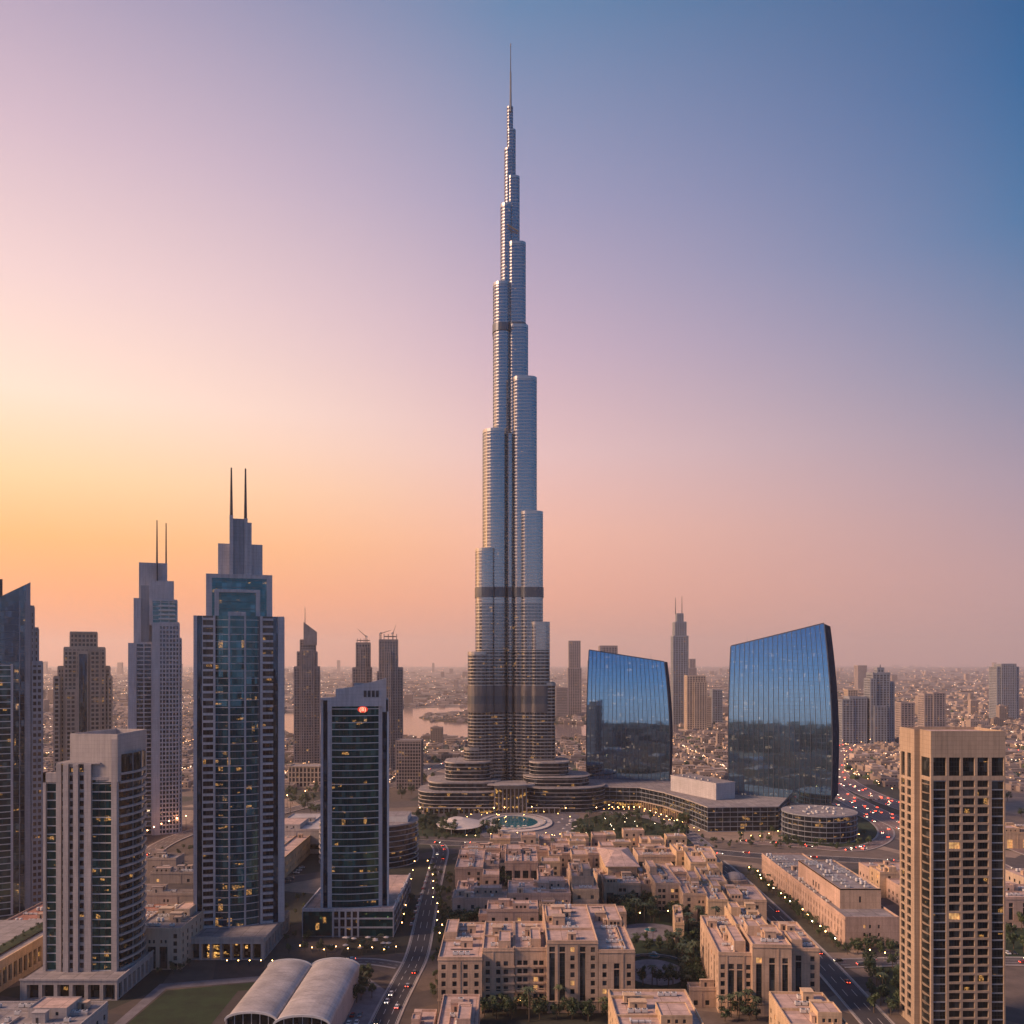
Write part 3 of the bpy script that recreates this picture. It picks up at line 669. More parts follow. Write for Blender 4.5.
# ------------------------------------------------------------------ CURVED BLUE GLASS TOWERS
def sail(label, xl, xr, ytl, ytr, Y, yaw, D0, zb, seg=20, lean=7.0, nfin=19):
    """slab with a slanting top whose glass faces bow inwards towards the top"""
    bear = math.degrees(math.atan(((xl+xr)/2-512)/F))
    th = thing('glass_sail_tower', label, 'office tower', (wx((xl+xr)/2, Y), Y, 0), -R(yaw), 'pair of curved blue glass towers')
    w = (wx(xr, Y) - wx(xl, Y)) * math.cos(R(bear)) / math.cos(R(yaw - bear)); X0, X1 = -w/2, w/2
    zl, zr = wz(ytl, Y), wz(ytr, Y); H = max(zl, zr)
    def yf(z):                                              # face set back with height (integral of the lean angle)
        k = math.tan(R(lean)) / (H**2.0); return k * z**3 / 3.0
    def xin(z): return 6.5 * max(0, (z - H*.40) / (H*.60))**1.7 + 1.5 * max(0, (H*.45 - z) / (H*.45))**2     # slight bulge of the flanks
    nz, nx = 40, nfin
    mg, mw = MB(), MB(); mg.smooth = False
    def P(i, j, back=False, off=0.0, side=0):
        fx = i / nx; top = zl + (zr-zl)*fx; z = zb + (top-zb) * j / nz
        x = X0 + (X1-X0)*fx; x -= xin(z)*(fx*1.25 - (1-fx)*.35)
        bow = .4 * (1 - (2*fx-1)**2)
        y = -bow + yf(z) - off
        if back: y = D0 + bow - yf(z) + off
        return (x + side, y, z)
    for back in (False, True):
        for i in range(nx):
            for j in range(nz):
                q = [P(i,j,back),P(i+1,j,back),P(i+1,j+1,back),P(i,j+1,back)]
                mg.face(q[::-1] if back else q, 'glass_blue')
        if not back:
            for i in range(nx+1):                             # vertical fins follow the curve
                for j in range(nz):
                    a, b = P(i,j), P(i,j+1); w_ = .28 if 0 < i < nx else .5
                    q = lambda s, o, p: (p[0]+s, p[1]-o, p[2])
                    mw.face([q(-w_,.55,a),q(w_,.55,a),q(w_,.55,b),q(-w_,.55,b)], 'steel_dark')
                    mw.face([q(w_,.55,a),q(w_,0,a),q(w_,0,b),q(w_,.55,b)], 'steel_dark'); mw.face([q(-w_,0,a),q(-w_,.55,a),q(-w_,.55,b),q(-w_,0,b)], 'steel_dark')
            for i in range(nx):                               # thin mullions between the fins
                for q_ in (.333, .667):
                    for j in range(nz):
                        a, b = P(i+q_, j), P(i+q_, j+1); mw.face([(a[0]-.07,a[1]-.12,a[2]),(a[0]+.07,a[1]-.12,a[2]),(b[0]+.07,b[1]-.12,b[2]),(b[0]-.07,b[1]-.12,b[2])], 'steel_dark')
            nf = int((H-zb)/3.9)
            for f in range(nf):                               # thin floor lines
                for i in range(nx):
                    ja = []
                    for fx in (i, i+1):
                        top = zl+(zr-zl)*fx/nx; z = zb+3.9*f+1; 
                        if z > top-.5: break
                        jj = (z-zb)/(top-zb)*nz; ja.append(P(fx, jj, False, .04))
                    if len(ja) == 2:
                        a, b = ja; mw.face([a,b,(b[0],b[1],b[2]+.16),(a[0],a[1],a[2]+.16)], 'steel_dark')
    for i, sg in ((nx, 1), (0, -1)):                            # end walls
        for j in range(nz):
            q = [P(i,j),P(i,j,True),P(i,j+1,True),P(i,j+1)]
            mg.face(q if sg > 0 else q[::-1], 'glass_endwall')
    for i in range(nx): mw.face([P(i,nz),P(i+1,nz),P(i+1,nz,True),P(i,nz,True)], 'steel_dark')
    for i in range(nx):                                       # parapet lip
        a, b = P(i,nz,False,.3), P(i+1,nz,False,.3)
        mw.face([a,b,(b[0],b[1],b[2]+1),(a[0],a[1],a[2]+1)], 'steel_dark'); mw.face([(a[0],a[1],a[2]+1),(b[0],b[1],b[2]+1),(b[0],b[1]+.8,b[2]+1),(a[0],a[1]+.8,a[2]+1)], 'steel_dark')
    mg.part('glass_skin', th, world=False); mw.part('fins', th, world=False)
    for fx in (.15, .82):
        mb = MB(); p = P(fx*nx, nz); mb.tube((p[0],20,p[2]), (p[0],20,p[2]+7), .25, .1, 'white_metal', 6); mb.part('mast', th, world=False)
    return th
sail('broad curved blue glass tower sloping down to the right, beside the supertall', 586, 669.5, 650, 662, 1010, 11.8, 110, 14)
sail('broad curved blue glass tower sloping up to the right, above the round drum building', 727, 831, 646, 624, 880, 24, 90, 18, nfin=20)
# shared podium, drum and annex
pod = thing('podium_building', 'long dark glass podium with lit shops curving below the two blue glass towers', 'building', (*gp(690,824), 0))
fr = [gp(603,808), gp(640,809), gp(665,815), gp(690,824), gp(708,832), gp(778,831)]
back = [(wx(790,900),900), (wx(740,960),960), (wx(640,1050),1050), (wx(575,1040),1040)]
mg, mw = MB(), MB(); banded(mg, mw, fr+back, 0, 22, 4.4, .55, .6, 'glass_podium', 'grey_panel', fins=7, finw=.25, finp=.3); 
mw.prism(offset(fr+back, .8), 22.01, 22.9, 'warm_panel', top='roof_grey')
w_ = mw.part('frame', pod); mg.part('glazing', pod)
mb = MB()
for i in range(3):
    p, q = Vector(fr[i]), Vector(fr[i+1]); L = (q-p).length; u = (q-p)/L; n = (u.y,-u.x)
    mb.obox(tuple(p), tuple(u), n, 0, L, .7, .85, .5, 7.0, 'glass_shop')
    for k in range(int(L/4)): mb.obox(tuple(p), tuple(u), n, k*4, k*4+.6, .85, 1.6, 0, 8.5, 'beige_concrete')
    mb.obox(tuple(p), tuple(u), n, 0, L, .7, 2.6, 8.5, 9.2, 'beige_concrete')
mb.part('shopfront', pod)
drum = thing('drum_building', 'round banded glass drum building at the foot of the right blue tower', 'building', (wx(819,800), 800, 0))
def circ(cx, cyy, rx, ry=None, n=48): return [(cx+rx*math.cos(a/n*6.28319), cyy+(ry or rx)*math.sin(a/n*6.28319)) for a in range(n)]
mg, mw = MB(), MB(); c0 = wx(819, 800)
banded(mg, mw, circ(c0, 800, 31.5), 0, 22, 4.4, .6, .9, 'glass_podium', 'grey_panel', fins=6, finw=.2, finp=.4); mw.prism(circ(c0,800,32.3), 22.01, 23, 'grey_panel', top='roof_grey')
mw.part('frame', drum); mg.part('glazing', drum); 
for k in range(26):
    a = random.random()*6.28; r = random.uniform(8, 27); child('air_conditioner', AC, drum, loc=(r*math.cos(a), r*math.sin(a), 23.01), rz=random.random()*3)
ann = thing('annex_block', 'plain mauve louvred block between the two blue glass towers', 'building', (180, 900, 22.9))
mb = MB(); q = [(163,924),(195,860),(216,872),(186,938)]
mb.prism(q, 22.9, 38, 'lilac_panel', top='roof_grey')
for i in range(2):
    p, q2 = Vector(q[i]), Vector(q[i+1]); L = (q2-p).length; u = (q2-p)/L
    for k in range(9): mb.obox(tuple(p), tuple(u), (u.y,-u.x), 0, L, 0, .3, 24+k*1.5, 24.5+k*1.5, 'lilac_panel')
mb.prism(offset(q,.4), 38, 39, 'lilac_panel', top='roof_grey'); mb.part('louvred_wall', ann)
for k in range(5): child('air_conditioner', AC, ann, loc=(-6+k*4.5, 14-k*9, 39-22.9+.01), rz=.4)

# ------------------------------------------------------------------ TWIN-SPIRE TOWER (near)
def curved_bay(mg, mw, x0, x1, y, z0, z1, fh, bulge, gl, wl, band=.45, mull=(), mullw=.9, proj=.3, seg=12):
    """glass bay bowed outwards, with floor bands and mullions"""
    P = []
    for i in range(seg+1):
        f = i/seg; P.append((x0+(x1-x0)*f, y - bulge*(1-(2*f-1)**2)))
    for i in range(seg):
        a, b = P[i], P[i+1]; mg.face([(*a,z0),(*b,z0),(*b,z1),(*a,z1)], gl)
        d = Vector((b[0]-a[0], b[1]-a[1])); L = d.length; u = (d.x/L, d.y/L); n = (u[1],-u[0]); z = z0
        while z + band < z1: mw.obox(a, u, n, 0, L, 0, proj*.5, z, z+band, wl); z += fh
    mw.face([(*p, z1) for p in P], wl)
    for f in mull:
        x = x0+(x1-x0)*f; yy = y - bulge*(1-(2*f-1)**2)
        mw.box(x-mullw/2, x+mullw/2, yy-proj, yy+.2, z0, z1, wl)
def twin_tower():
    Y = 492.0; X = lambda px: wx(px, Y); Z = lambda py: wz(py, Y); FH = 3.97
    th = thing('twin_spire_tower', 'tallest left tower, blue glass with white balcony columns and two thin spires', 'skyscraper', (X(239.5), Y, 0))
    mg, mw = MB(), MB(); zb, zt = 11.0, Z(616); wl = 'lilac_panel'; x = lambda z: X(170 + z/6.4)
    yb = Y + 38
    mw.box(x(154), x(735), Y+2.2, yb, zb, zt-.6, wl, top='roof_grey')
    def pier(a, b, y=0, zt_=zt, m=wl): mw.box(x(a), x(b), Y+y, Y+2.2, zb, zt_, m)
    pier(154, 176); pier(278, 292, -1.2); pier(578, 592, -1.2); pier(695, 735)
    for a, b in ((176, 210), (663, 695)): mg.face([(x(a),Y+1.2,zb),(x(b),Y+1.2,zb),(x(b),Y+1.2,zt),(x(a),Y+1.2,zt)], 'glass_navy')
    for a, b in ((210, 278), (592, 663)):
        mg.face([(x(a),Y+1.6,zb),(x(b),Y+1.6,zb),(x(b),Y+1.6,zt),(x(a),Y+1.6,zt)], 'glass_brown')
        mw.box(x(a)-.15, x(a)+.25, Y, Y+1.9, zb, zt, wl)
        z = zb
        while z+1 < zt: mw.box(x(a), x(b), Y-.5, Y+1.9, z, z+1.25, wl, bottom=True); z += FH
        for f in (.33, .67):
            xx = x(a)+(x(b)-x(a))*f; mw.box(xx-.15, xx+.15, Y+1.35, Y+1.7, zb, zt, 'dark_metal')
    curved_bay(mg, mw, x(292), x(578), Y+.2, zb, zt, FH, 2.6, 'glass_teal', 'lilac_panel', band=.38, mull=(.305, .66), mullw=1.0, proj=.45)
    for f in [k/16 for k in range(1, 16)]:
        xx = x(292)+(x(578)-x(292))*f; yy = Y+.2-2.6*(1-(2*f-1)**2); mw.box(xx-.07, xx+.07, yy-.12, yy+.1, zb, zt, 'dark_metal')
    pier(550, 578, -.3, zt, 'steel_dark')
    # side face
    grid_face(mg, mw, (x(735), Y+2.2), (x(735), yb), zb, zt-.6, FH, 5, 1.25, .8, .3, 'glass_brown', wl)
    fr = mw.part('facade_frame', th); mg.part('glazing', th)
    # upper storeys
    mg, mw = MB(), MB(); z0, z1 = zt, Z(573.5); a, b = X(206), X(273); yu = Y+5
    mw.box(a, b, yu+.6, yb-5, z0-.6, z1, wl); mw.box(a, a+3.2, yu-.2, yu+.6, z0-.6, z1, wl); mw.box(b-3.2, b, yu-.2, yu+.6, z0-.6, z1, wl); mw.box(a+3.2, b-3.2, yu-.2, yu+.6, z1-2.2, z1, wl, bottom=True)
    mg.face([(a+3.2,yu+.3,z0-.6),(b-3.2,yu+.3,z0-.6),(b-3.2,yu+.3,z1-2.2),(a+3.2,yu+.3,z1-2.2)], 'glass_teal')
    a2, b2 = X(214.5), X(260.5); mw.box(a2, a2+2.4, yu-1.6, yu+.2, z0-.6, Z(589), wl); mw.box(b2-2.4, b2, yu-1.6, yu+.2, z0-.6, Z(589), wl); mw.box(a2+2.4, b2-2.4, yu-1.6, yu+.2, Z(592), Z(589), wl, bottom=True)
    z = z0
    while z < z1-3: mw.box(a+3.3, b-3.3, yu+.1, yu+.28, z, z+.3, 'steel_dark'); z += FH
    mw.box(X(228), X(246), yu-3, yu-1, z0-.6, Z(611.5), wl)
    mw.part('upper_frame', th); mg.part('upper_glazing', th)
    mb = MB(); yu = Y+9
    mb.box(X(217.7), X(263.2), yu+2, yu+20, z1, Z(541.5), 'lilac_panel'); mb.box(X(229.6), X(251.8), yu, yu+22, z1, Z(520), 'lilac_panel')
    mb.box(X(233), X(247.8), yu-1.2, yu, z1, Z(516.5), 'grey_panel'); mb.box(X(229.4), X(233), yu-2.2, yu+4, z1, Z(513.5), 'lilac_panel'); mb.box(X(244.5), X(247.8), yu-1.8, yu+.02, z1, Z(516), 'lilac_panel')
    mb.box(X(247.8), X(251.9), yu-.8, yu+14, z1, Z(520), 'lilac_panel'); mb.part('crown', th)
    for px, yb_ in ((231.2, 513.5), (245.6, 516)):
        s = MB(); s.tube((X(px), yu-.5, Z(yb_)-3), (X(px), yu-.5, Z(465)), .95, .42, 'dark_metal', 8); s.part('spire', th)
    # colonnaded podium
    mb = MB(); pz = 11.0; a, b = X(183.5), X(276); yp = Y-24; N_ = 9; pts = []
    ops = [(2+i*5.35, 6.2+i*5.35, .3, 8.4) for i in range(9)]
    ops2, u, n = wall(mb, (a,yp),(b,yp), 0, pz, ops, 'warm_panel', 3.0)
    wall(mb, (b,yp),(b,Y+30), 0, pz, [(3+i*6, 7.5+i*6, .3, 8.4) for i in range(8)], 'warm_panel', 2.0)
    mb.face([(a,yp,pz),(b,yp,pz),(b,Y+30,pz),(a,Y+30,pz)], 'roof_grey'); mb.face([(a,Y+30,0),(a,yp,0),(a,yp,pz),(a,Y+30,pz)], 'warm_panel')
    mb.box(a-.3, b+.3, yp-.3, yp+.5, pz, pz+1, 'warm_panel', bottom=True)
    mb.part('podium', th)
    mg = MB(); mg.face([(a+1,yp+3.01,0),(a+20,yp+3.01,0),(a+20,yp+3.01,8.4),(a+1,yp+3.01,8.4)], 'glass_window'); mg.face([(a+20,yp+3.01,0),(b-1,yp+3.01,0),(b-1,yp+3.01,8.4),(a+20,yp+3.01,8.4)], 'glass_shop')
    mg.face([(b-2.01,yp+1,0),(b-2.01,Y+29,0),(b-2.01,Y+29,8.4),(b-2.01,yp+1,8.4)], 'glass_window'); mg.part('shopfront', th)
twin_tower()

# ------------------------------------------------------------------ TWIN-SPIRE TOWER (far)
def far_twin():
    Y = 806.0; X = lambda px: wx(px, Y); Z = lambda py: wz(py, Y); wl = 'lilac_panel'
    th = thing('twin_spire_tower', 'mauve stepped tower with two thin spires, standing behind left of the tallest left tower', 'skyscraper', (X(155), Y, 0))
    mg, mw = MB(), MB()
    mw.box(X(128.3), X(135.8), Y+1, Y+38, 0, Z(643), wl)
    grid_box(mg, mw, X(135.8), X(152), Y+3, Y+38, 0, Z(643), 3.9, 7.2, 1.0, .9, .4, 'glass_navy', wl, 'f')
    mw.box(X(152), X(159), Y-1, Y+10, 0, Z(622.5), wl)
    grid_box(mg, mw, X(159), X(179.5), Y, Y+38, 0, Z(623), 3.9, 3.0, 1.3, 1.0, .5, 'glass_navy', wl, 'fr')
    grid_box(mg, mw, X(179.5), X(182), Y+4, Y+34, 0, Z(638.5), 3.9, 3, 1.3, .8, .3, 'glass_navy', wl, 'fr')
    mw.part('facade_frame', th); mg.part('glazing', th)
    mg, mw = MB(), MB()
    mw.box(X(133.6), X(141), Y+6, Y+34, Z(645), Z(598), wl); mw.box(X(141), X(149), Y+9, Y+34, Z(645), Z(585), 'grey_panel')
    mw.box(X(138.8), X(167.5), Y+12, Y+30, Z(645), Z(561.5), wl); mw.box(X(149), X(174.2), Y+6, Y+28, Z(625), Z(580), wl)
    grid_box(mg, mw, X(152.2), X(177.6), Y+4, Y+30, Z(624), Z(600), 3.9, 9, .5, .6, .3, 'glass_teal', wl, 'fr')
    for k in range(4): mw.box(X(158.5), X(175.5), Y+2.8, Y+4, Z(606+k*4.3), Z(604.6+k*4.3), 'white_metal', bottom=True)
    mw.part('crown', th); mg.part('upper_glazing', th)
    for px, top in ((157, 518), (166.3, 520.5)):
        s = MB(); s.tube((X(px), Y+13, Z(585 if px > 160 else 562)), (X(px), Y+13, Z(top)), .95, .5, 'dark_metal', 8); s.part('spire', th)
    s = MB(); s.box(X(156.6), X(158), Y+5.2, Y+12, Z(580), Z(562), 'dark_metal'); s.part('fin', th)
far_twin()

# ------------------------------------------------------------------ WHITE BALCONY TOWER (foreground left)
def balcony_tower():
    Y = 425.0; X = lambda px: wx(px, Y); Z = lambda py: wz(py, Y); FH = 4.02; wl = 'warm_panel'
    th = thing('balcony_tower', 'stocky pale stone tower with curved balconies and a roof garden, nearest on the left', 'tower', (X(85), Y, 0))
    mg, mw = MB(), MB(); zb = 9.0; cz = lambda z5: X(z5/5.12)
    yb = Y+31
    zt_l, zt_m, zt_r = Z(777), Z(764), Z(780)
    mw.box(cz(222), cz(600), Y+1.5, yb, zb, Z(782), wl, top='roof_grey')
    # left glass bay, stone ribs, recessed windows, right glass bay, end pier
    def bay(a, b, y, zt, gl, band, m=wl, pr=.35):
        mg.face([(cz(a),Y+y,zb),(cz(b),Y+y,zb),(cz(b),Y+y,zt),(cz(a),Y+y,zt)], gl)
        z = zb
        while z+band < zt: mw.box(cz(a), cz(b), Y+y-pr, Y+y+.05, z, z+band, m, bottom=True); z += FH
    mw.box(cz(222), cz(236), Y-.4, Y+1.5, zb, zt_l+2, wl); bay(236, 292, .9, zt_l-2.5, 'glass_emerald', .42, 'white_metal')
    mw.box(cz(222), cz(292), Y-.4, Y+1.5, zt_l-2.5, zt_l+2, wl)
    mw.box(cz(292), cz(317), Y-1.0, Y+1.5, zb, zt_m, wl); bay(317, 331, .3, zt_m, 'glass_brown', 1.6)
    mw.box(cz(331), cz(357), Y-1.6, Y+1.5, zb, zt_m, wl); bay(357, 382, .1, zt_m, 'glass_brown', 1.3)
    mw.box(cz(382), cz(407), Y-1.6, Y+1.5, zb, zt_m, wl); bay(407, 434, .3, zt_m, 'glass_brown', 1.5)
    mw.box(cz(434), cz(470), Y-1.0, Y+1.5, zb, zt_m, wl); bay(470, 574, .6, zt_r, 'glass_emerald', .4, 'white_metal')
    for f in (.33, .66): mw.box(cz(470+104*f)-.1, cz(470+104*f)+.1, Y+.35, Y+.7, zb, zt_r, 'dark_metal')
    mw.box(cz(470), cz(574), Y-.4, Y+1.5, zt_r, zt_r+1.4, wl)
    mw.box(cz(574), cz(602), Y-1.0, Y+1.5, zb, Z(739), wl)
    # terrace block above the ribs with planting
    mw.box(cz(292), cz(515), Y-.8, Y+12, zt_m, Z(764.5)+.9, wl, top='roof_grey')
    mw.part('facade_frame', th); mg.part('glazing', th)
    # curved balcony side (right)
    mg, mw = MB(), MB(); x1 = cz(602); zt = Z(755); bul = 3.4; seg = 10; P = []
    for i in range(seg+1):
        f = i/seg; P.append((x1 + bul*math.sin(math.pi*min(1, f*1.0)), Y+1.5+(yb-Y-1.5)*f))
    for i in range(seg):
        a, b = P[i], P[i+1]; mg.face([(*a,zb),(*b,zb),(*b,zt),(*a,zt)], 'glass_black')
        d = Vector((b[0]-a[0], b[1]-a[1])); L = d.length; u = (d.x/L, d.y/L); n = (u[1],-u[0]); z = zb
        while z+1.2 < zt-8: mw.obox(a, u, n, -.05, L+.05, 0, 1.1, z, z+1.0, wl); z += FH
    for i in (3, 6, 9): mw.box(P[i][0]-.2, P[i][0]+.35, P[i][1]-.15, P[i][1]+.15, zb, zt, 'grey_panel')
    mw.part('balcony_front', th); mg.part('balcony_glazing', th)
    # crown: raised stone box, sloping in from the left
    mb = MB(); zc0 = Z(782); zf = Z(735)
    A = (cz(345), Y+2.5); B = (x1+.4, Y-1.0); C_ = (x1+1.2, yb); D = (cz(430), yb+4)
    mb.prism([A, B, C_, D], zc0, Z(734), wl, cap=False)
    inn = offset([A, B, C_, D], -.8); zt = Z(734)
    for i in range(4):
        j = (i+1) % 4; q = [A, B, C_, D]; mb.face([(*q[i],zt),(*q[j],zt),(*inn[j],zt),(*inn[i],zt)], wl); mb.face([(*inn[j],zt-4),(*inn[i],zt-4),(*inn[i],zt),(*inn[j],zt)][::1], wl)
    mb.face([(*p, zt-4) for p in inn], 'roof_pink'); mb.part('crown', th)
    mb = MB(); z1_, z0_ = Z(757), Z(780); mb.box(x1+.5, x1+1.5, Y+3, yb-2, z0_, z1_, 'glass_black'); mb.part('crown_window', th)
    for k in range(6): child('air_conditioner', AC, th, loc=(-4+k*3.6, 18+(k % 2)*5, zt-4+.01))
    # podium with columns
    mb = MB(); a, b = X(33)+1, x1+5.5; yp = Y-13; pz = 9
    wall(mb, (a,yp),(b,yp), 0, pz, [(3+i*7.0, 8.4+i*7.0, .3, 7.2) for i in range(8)], wl, 3.0)
    wall(mb, (b,yp),(b,yb+4), 0, pz, [(2+i*5, 5.4+i*5, .3, 7.2) for i in range(9)], wl, 2.5)
    mb.face([(a,yp,pz),(b,yp,pz),(b,yb+4,pz),(a,yb+4,pz)], 'roof_grey'); mb.face([(a,yb,0),(a,yp,0),(a,yp,pz),(a,yb,pz)], wl)
    mb.box(a-.3, b+.3, yp-.3, yp+.3, pz, pz+.9, wl, bottom=True); mb.box(b-.3, b+.3, yp+.3, yb+4, pz, pz+.9, wl, bottom=True); mb.part('podium', th)
    mg = MB(); mg.face([(a,yp+3.01,0),(b,yp+3.01,0),(b,yp+3.01,8),(a,yp+3.01,8)], 'glass_black'); mg.face([(b-2.51,yp,0),(b-2.51,yb,0),(b-2.51,yb,8),(b-2.51,yp,8)], 'glass_black'); mg.part('shopfront', th)
    return (cz(400), Y+5, zt_m+.9)
garden_spot = balcony_tower()

# ------------------------------------------------------------------ SLANTED-ROOF TOWER (far left edge)
def slant_tower():
    Y = 551.0; X = lambda px: wx(px, Y); Z = lambda py: wz(py, Y); wl = 'grey_panel'
    th = thing('slant_roof_tower', 'dark blue glass tower with a slanting roof, cut by the left edge', 'tower', (X(0), Y, 0))
    mg, mw = MB(), MB(); x0, x1 = X(-48), X(31); y1 = Y+36
    # body with sloping top
    zl, zr = Z(621), Z(581)
    mg.face([(x0,Y,0),(X(26),Y,0),(X(26),Y,Z(584)),(x0,Y,zl)], 'glass_slate'); mw.face([(X(26),Y,0),(x1,Y,0),(x1,Y,zr),(X(26),Y,Z(584))], wl)
    mg.face([(x1,Y,0),(x1,y1,0),(x1,y1,zr),(x1,Y,zr)], 'glass_navy'); mw.face([(x0,Y,zl),(x1,Y,zr),(x1,y1,zr),(x0,y1,zl)], 'roof_grey'); mw.face([(x1,y1,0),(x0,y1,0),(x0,y1,zl),(x1,y1,zr)], wl); mw.face([(x0,y1,0),(x0,Y,0),(x0,Y,zl),(x0,y1,zl)], wl)
    # navy glazed strips
    mg.face([(X(4),Y-.12,Z(662)),(X(19.5),Y-.12,Z(662)),(X(19.5),Y-.12,Z(600)),(X(4),Y-.12,Z(609))], 'glass_navy')
    for k in range(44):
        z = 6+k*4.4
        if z < Z(606): mw.box(X(-46), X(25.9), Y-.2, Y, z, z+.22, 'steel_dark', bottom=True)
    mg.face([(X(20),Y-.14,8),(X(25.2),Y-.14,8),(X(25.2),Y-.14,Z(636)),(X(20),Y-.14,Z(636))], 'glass_navy')
    for px in (19.8, 25.4): mw.box(X(px)-.25, X(px)+.25, Y-.6, Y, 0, Z(600), wl)
    # glazed balcony bay
    grid_face(mg, mw, (X(-48), Y-3), (X(12), Y-3), 0, Z(665), 3.95, 18, .45, .8, .5, 'glass_green', 'white_metal')
    mw.face([(X(-48),Y-3,Z(665)),(X(12),Y-3,Z(665)),(X(12),Y,Z(665)),(X(-48),Y,Z(665))], wl); mw.box(X(11), X(13.2), Y-3.6, Y, 0, Z(664), 'lilac_panel')
    # stepped right side
    for a, b, t_, d in ((31,35,606,2),(35,39.6,628,4),(32,43.6,662.5,0.6)):
        grid_box(mg, mw, X(a), X(b), Y+d, y1-d, 0, Z(t_), 3.95, 3.0, 1.7, 1.0, .35, 'glass_brown', wl, 'fr')
    mw.part('facade_frame', th); mg.part('glazing', th)
    s = MB(); s.box(X(-2), X(2.6), Y+8, Y+12, Z(596), Z(578), 'dark_metal'); s.part('roof_plant', th)
slant_tower()

# ------------------------------------------------------------------ EMERALD GLASS TOWER
def emerald():
    Y = 514.0; X = lambda px: wx(px, Y); Z = lambda py: wz(py, Y); FH = 3.9; wl = 'lilac_panel'; zb = 15.0
    th = thing('emerald_glass_tower', 'green-black glass tower with a raised slanting mauve top and red sign', 'tower', (X(356), Y, 0))
    mg, mw = MB(), MB(); yb = Y+27; x = lambda c: X(320+c/12.8)
    mw.box(x(40), x(870), Y+2, yb, zb, Z(700), wl, top='roof_grey')
    mg.face([(x(42),Y+1.2,zb),(x(100),Y+1.2,zb),(x(100),Y+1.2,Z(700)),(x(42),Y+1.2,Z(700))], 'glass_navy')
    mw.box(x(10), x(44), Y+.6, Y+2.2, zb, Z(698), wl); mw.box(x(100), x(155), Y-.6, Y+2, zb, Z(698), wl); mw.box(x(750), x(798), Y-.6, Y+2, zb, Z(700), wl)
    mg.face([(x(798),Y+.9,zb),(x(870),Y+.9,zb),(x(870),Y+.9,Z(700)),(x(798),Y+.9,Z(700))], 'glass_navy'); mw.box(x(858), x(884), Y+.3, Y+2.2, zb, Z(712), 'white_metal')
    curved_bay(mg, mw, x(155), x(750), Y-.1, zb, Z(706), FH, 1.6, 'glass_emerald', 'white_metal', band=.42, mull=(), proj=.6)
    for k in range(1, 12):
        f = k/12; xx = x(155)+(x(750)-x(155))*f; yy = Y-.1-1.6*(1-(2*f-1)**2); mw.box(xx-.06, xx+.06, yy-.1, yy+.1, zb, Z(706), 'dark_metal')
    grid_face(mg, mw, (x(870), Y+2), (x(870), yb), zb, Z(700), FH, 6, .6, .5, .3, 'glass_emerald', wl)
    mw.part('facade_frame', th); mg.part('glazing', th)
    # top screen wall: stepped then slanting
    mb = MB(); prof = [(10,700),(10,698),(205,697),(205,689),(410,687),(790,679.5),(845,678),(845,712),(798,712),(798,706.2),(155,706.2),(155,712),(100,712),(100,700)]
    fa = [(x(a), Z(b)) for a, b in prof]; y0, y1 = Y-1.9, Y-.2
    mb.face([(a, y0, z) for a, z in fa][::-1], wl); mb.face([(a, y1+3, z) for a, z in fa], wl)
    for i in range(len(fa)):
        (a, z), (c, w2) = fa[i], fa[(i+1) % len(fa)]; mb.face([(a,y0,z),(c,y0,w2),(c,y1+3,w2),(a,y1+3,z)], wl)
    for k in range(4): mb.box(x(560+k*52), x(596+k*52), y0-.25, y0, Z(697), Z(690.5), 'dark_metal', bottom=True)
    mb.part('top_screen', th)
    mb = MB(); mb.box(x(830), x(850), Y+1, yb-3, Z(712), Z(680), wl); mb.box(x(420), x(830), yb-4, yb-3, Z(700), Z(684), wl); mb.part('back_screen', th)
    # red roundel sign, pale marks: bracket, letters, bracket
    sg = MB(); cx_, cz_ = x(548), Z(709.3)
    disc = [(cx_+2.9*math.cos(a/20*6.283), cz_+1.8*math.sin(a/20*6.283)) for a in range(20)]
    ys = Y-2.35; sg.face([(a, ys, z) for a, z in disc], 'sign_red')
    for i in range(20):
        (a, z), (c, w2) = disc[i], disc[(i+1) % 20]; sg.face([(a,ys,z),(a,ys+.5,z),(c,ys+.5,w2),(c,ys,w2)], 'dark_metal')
    sgo = sg.part('sign', th)
    cu = bpy.data.curves.new('lettering', 'FONT'); cu.body = '(B)'; cu.align_x = 'CENTER'; cu.align_y = 'CENTER'; cu.size = 3.1; cu.extrude = .06; cu.offset = .05; cu.space_character = 1.05
    tmp = bpy.data.objects.new('tmp', cu); me = bpy.data.meshes.new_from_object(tmp); bpy.data.objects.remove(tmp)
    me.materials.clear(); me.materials.append(MATS['sign_pale'])
    lo = child('lettering', me, sgo, loc=(cx_-X(356), ys-Y-.08, cz_)); lo.rotation_euler = (R(90), 0, 0)
    # podium
    a, b = wx(302,507), wx(393.5,507); yp = 507; pz = 15
    mb = MB(); mg = MB(); y2 = 592
    mb.box(a, b, yp+1, y2, 0, pz, wl, top='roof_pink')
    for c, d, e, f in ((a,b,yp,yp+.8),(a,a+.8,yp+.8,y2),(b-.8,b,yp+.8,y2)): mb.box(c, d, e, f, pz+.003, pz+1.2, wl)
    xa = wx(333,507); xb = wx(358,507)
    mg.face([(a+.4,yp+.6,.5),(xa,yp+.6,.5),(xa,yp+.6,pz-.6),(a+.4,yp+.6,pz-.6)], 'glass_emerald')
    mg.face([(xb,yp+.6,.5),(b-.4,yp+.6,.5),(b-.4,yp+.6,pz-.6),(xb,yp+.6,pz-.6)], 'glass_emerald'); mg.face([(xa,yp+.7,.5),(xb,yp+.7,.5),(xb,yp+.7,pz-.6),(xa,yp+.7,pz-.6)], 'glass_brown')
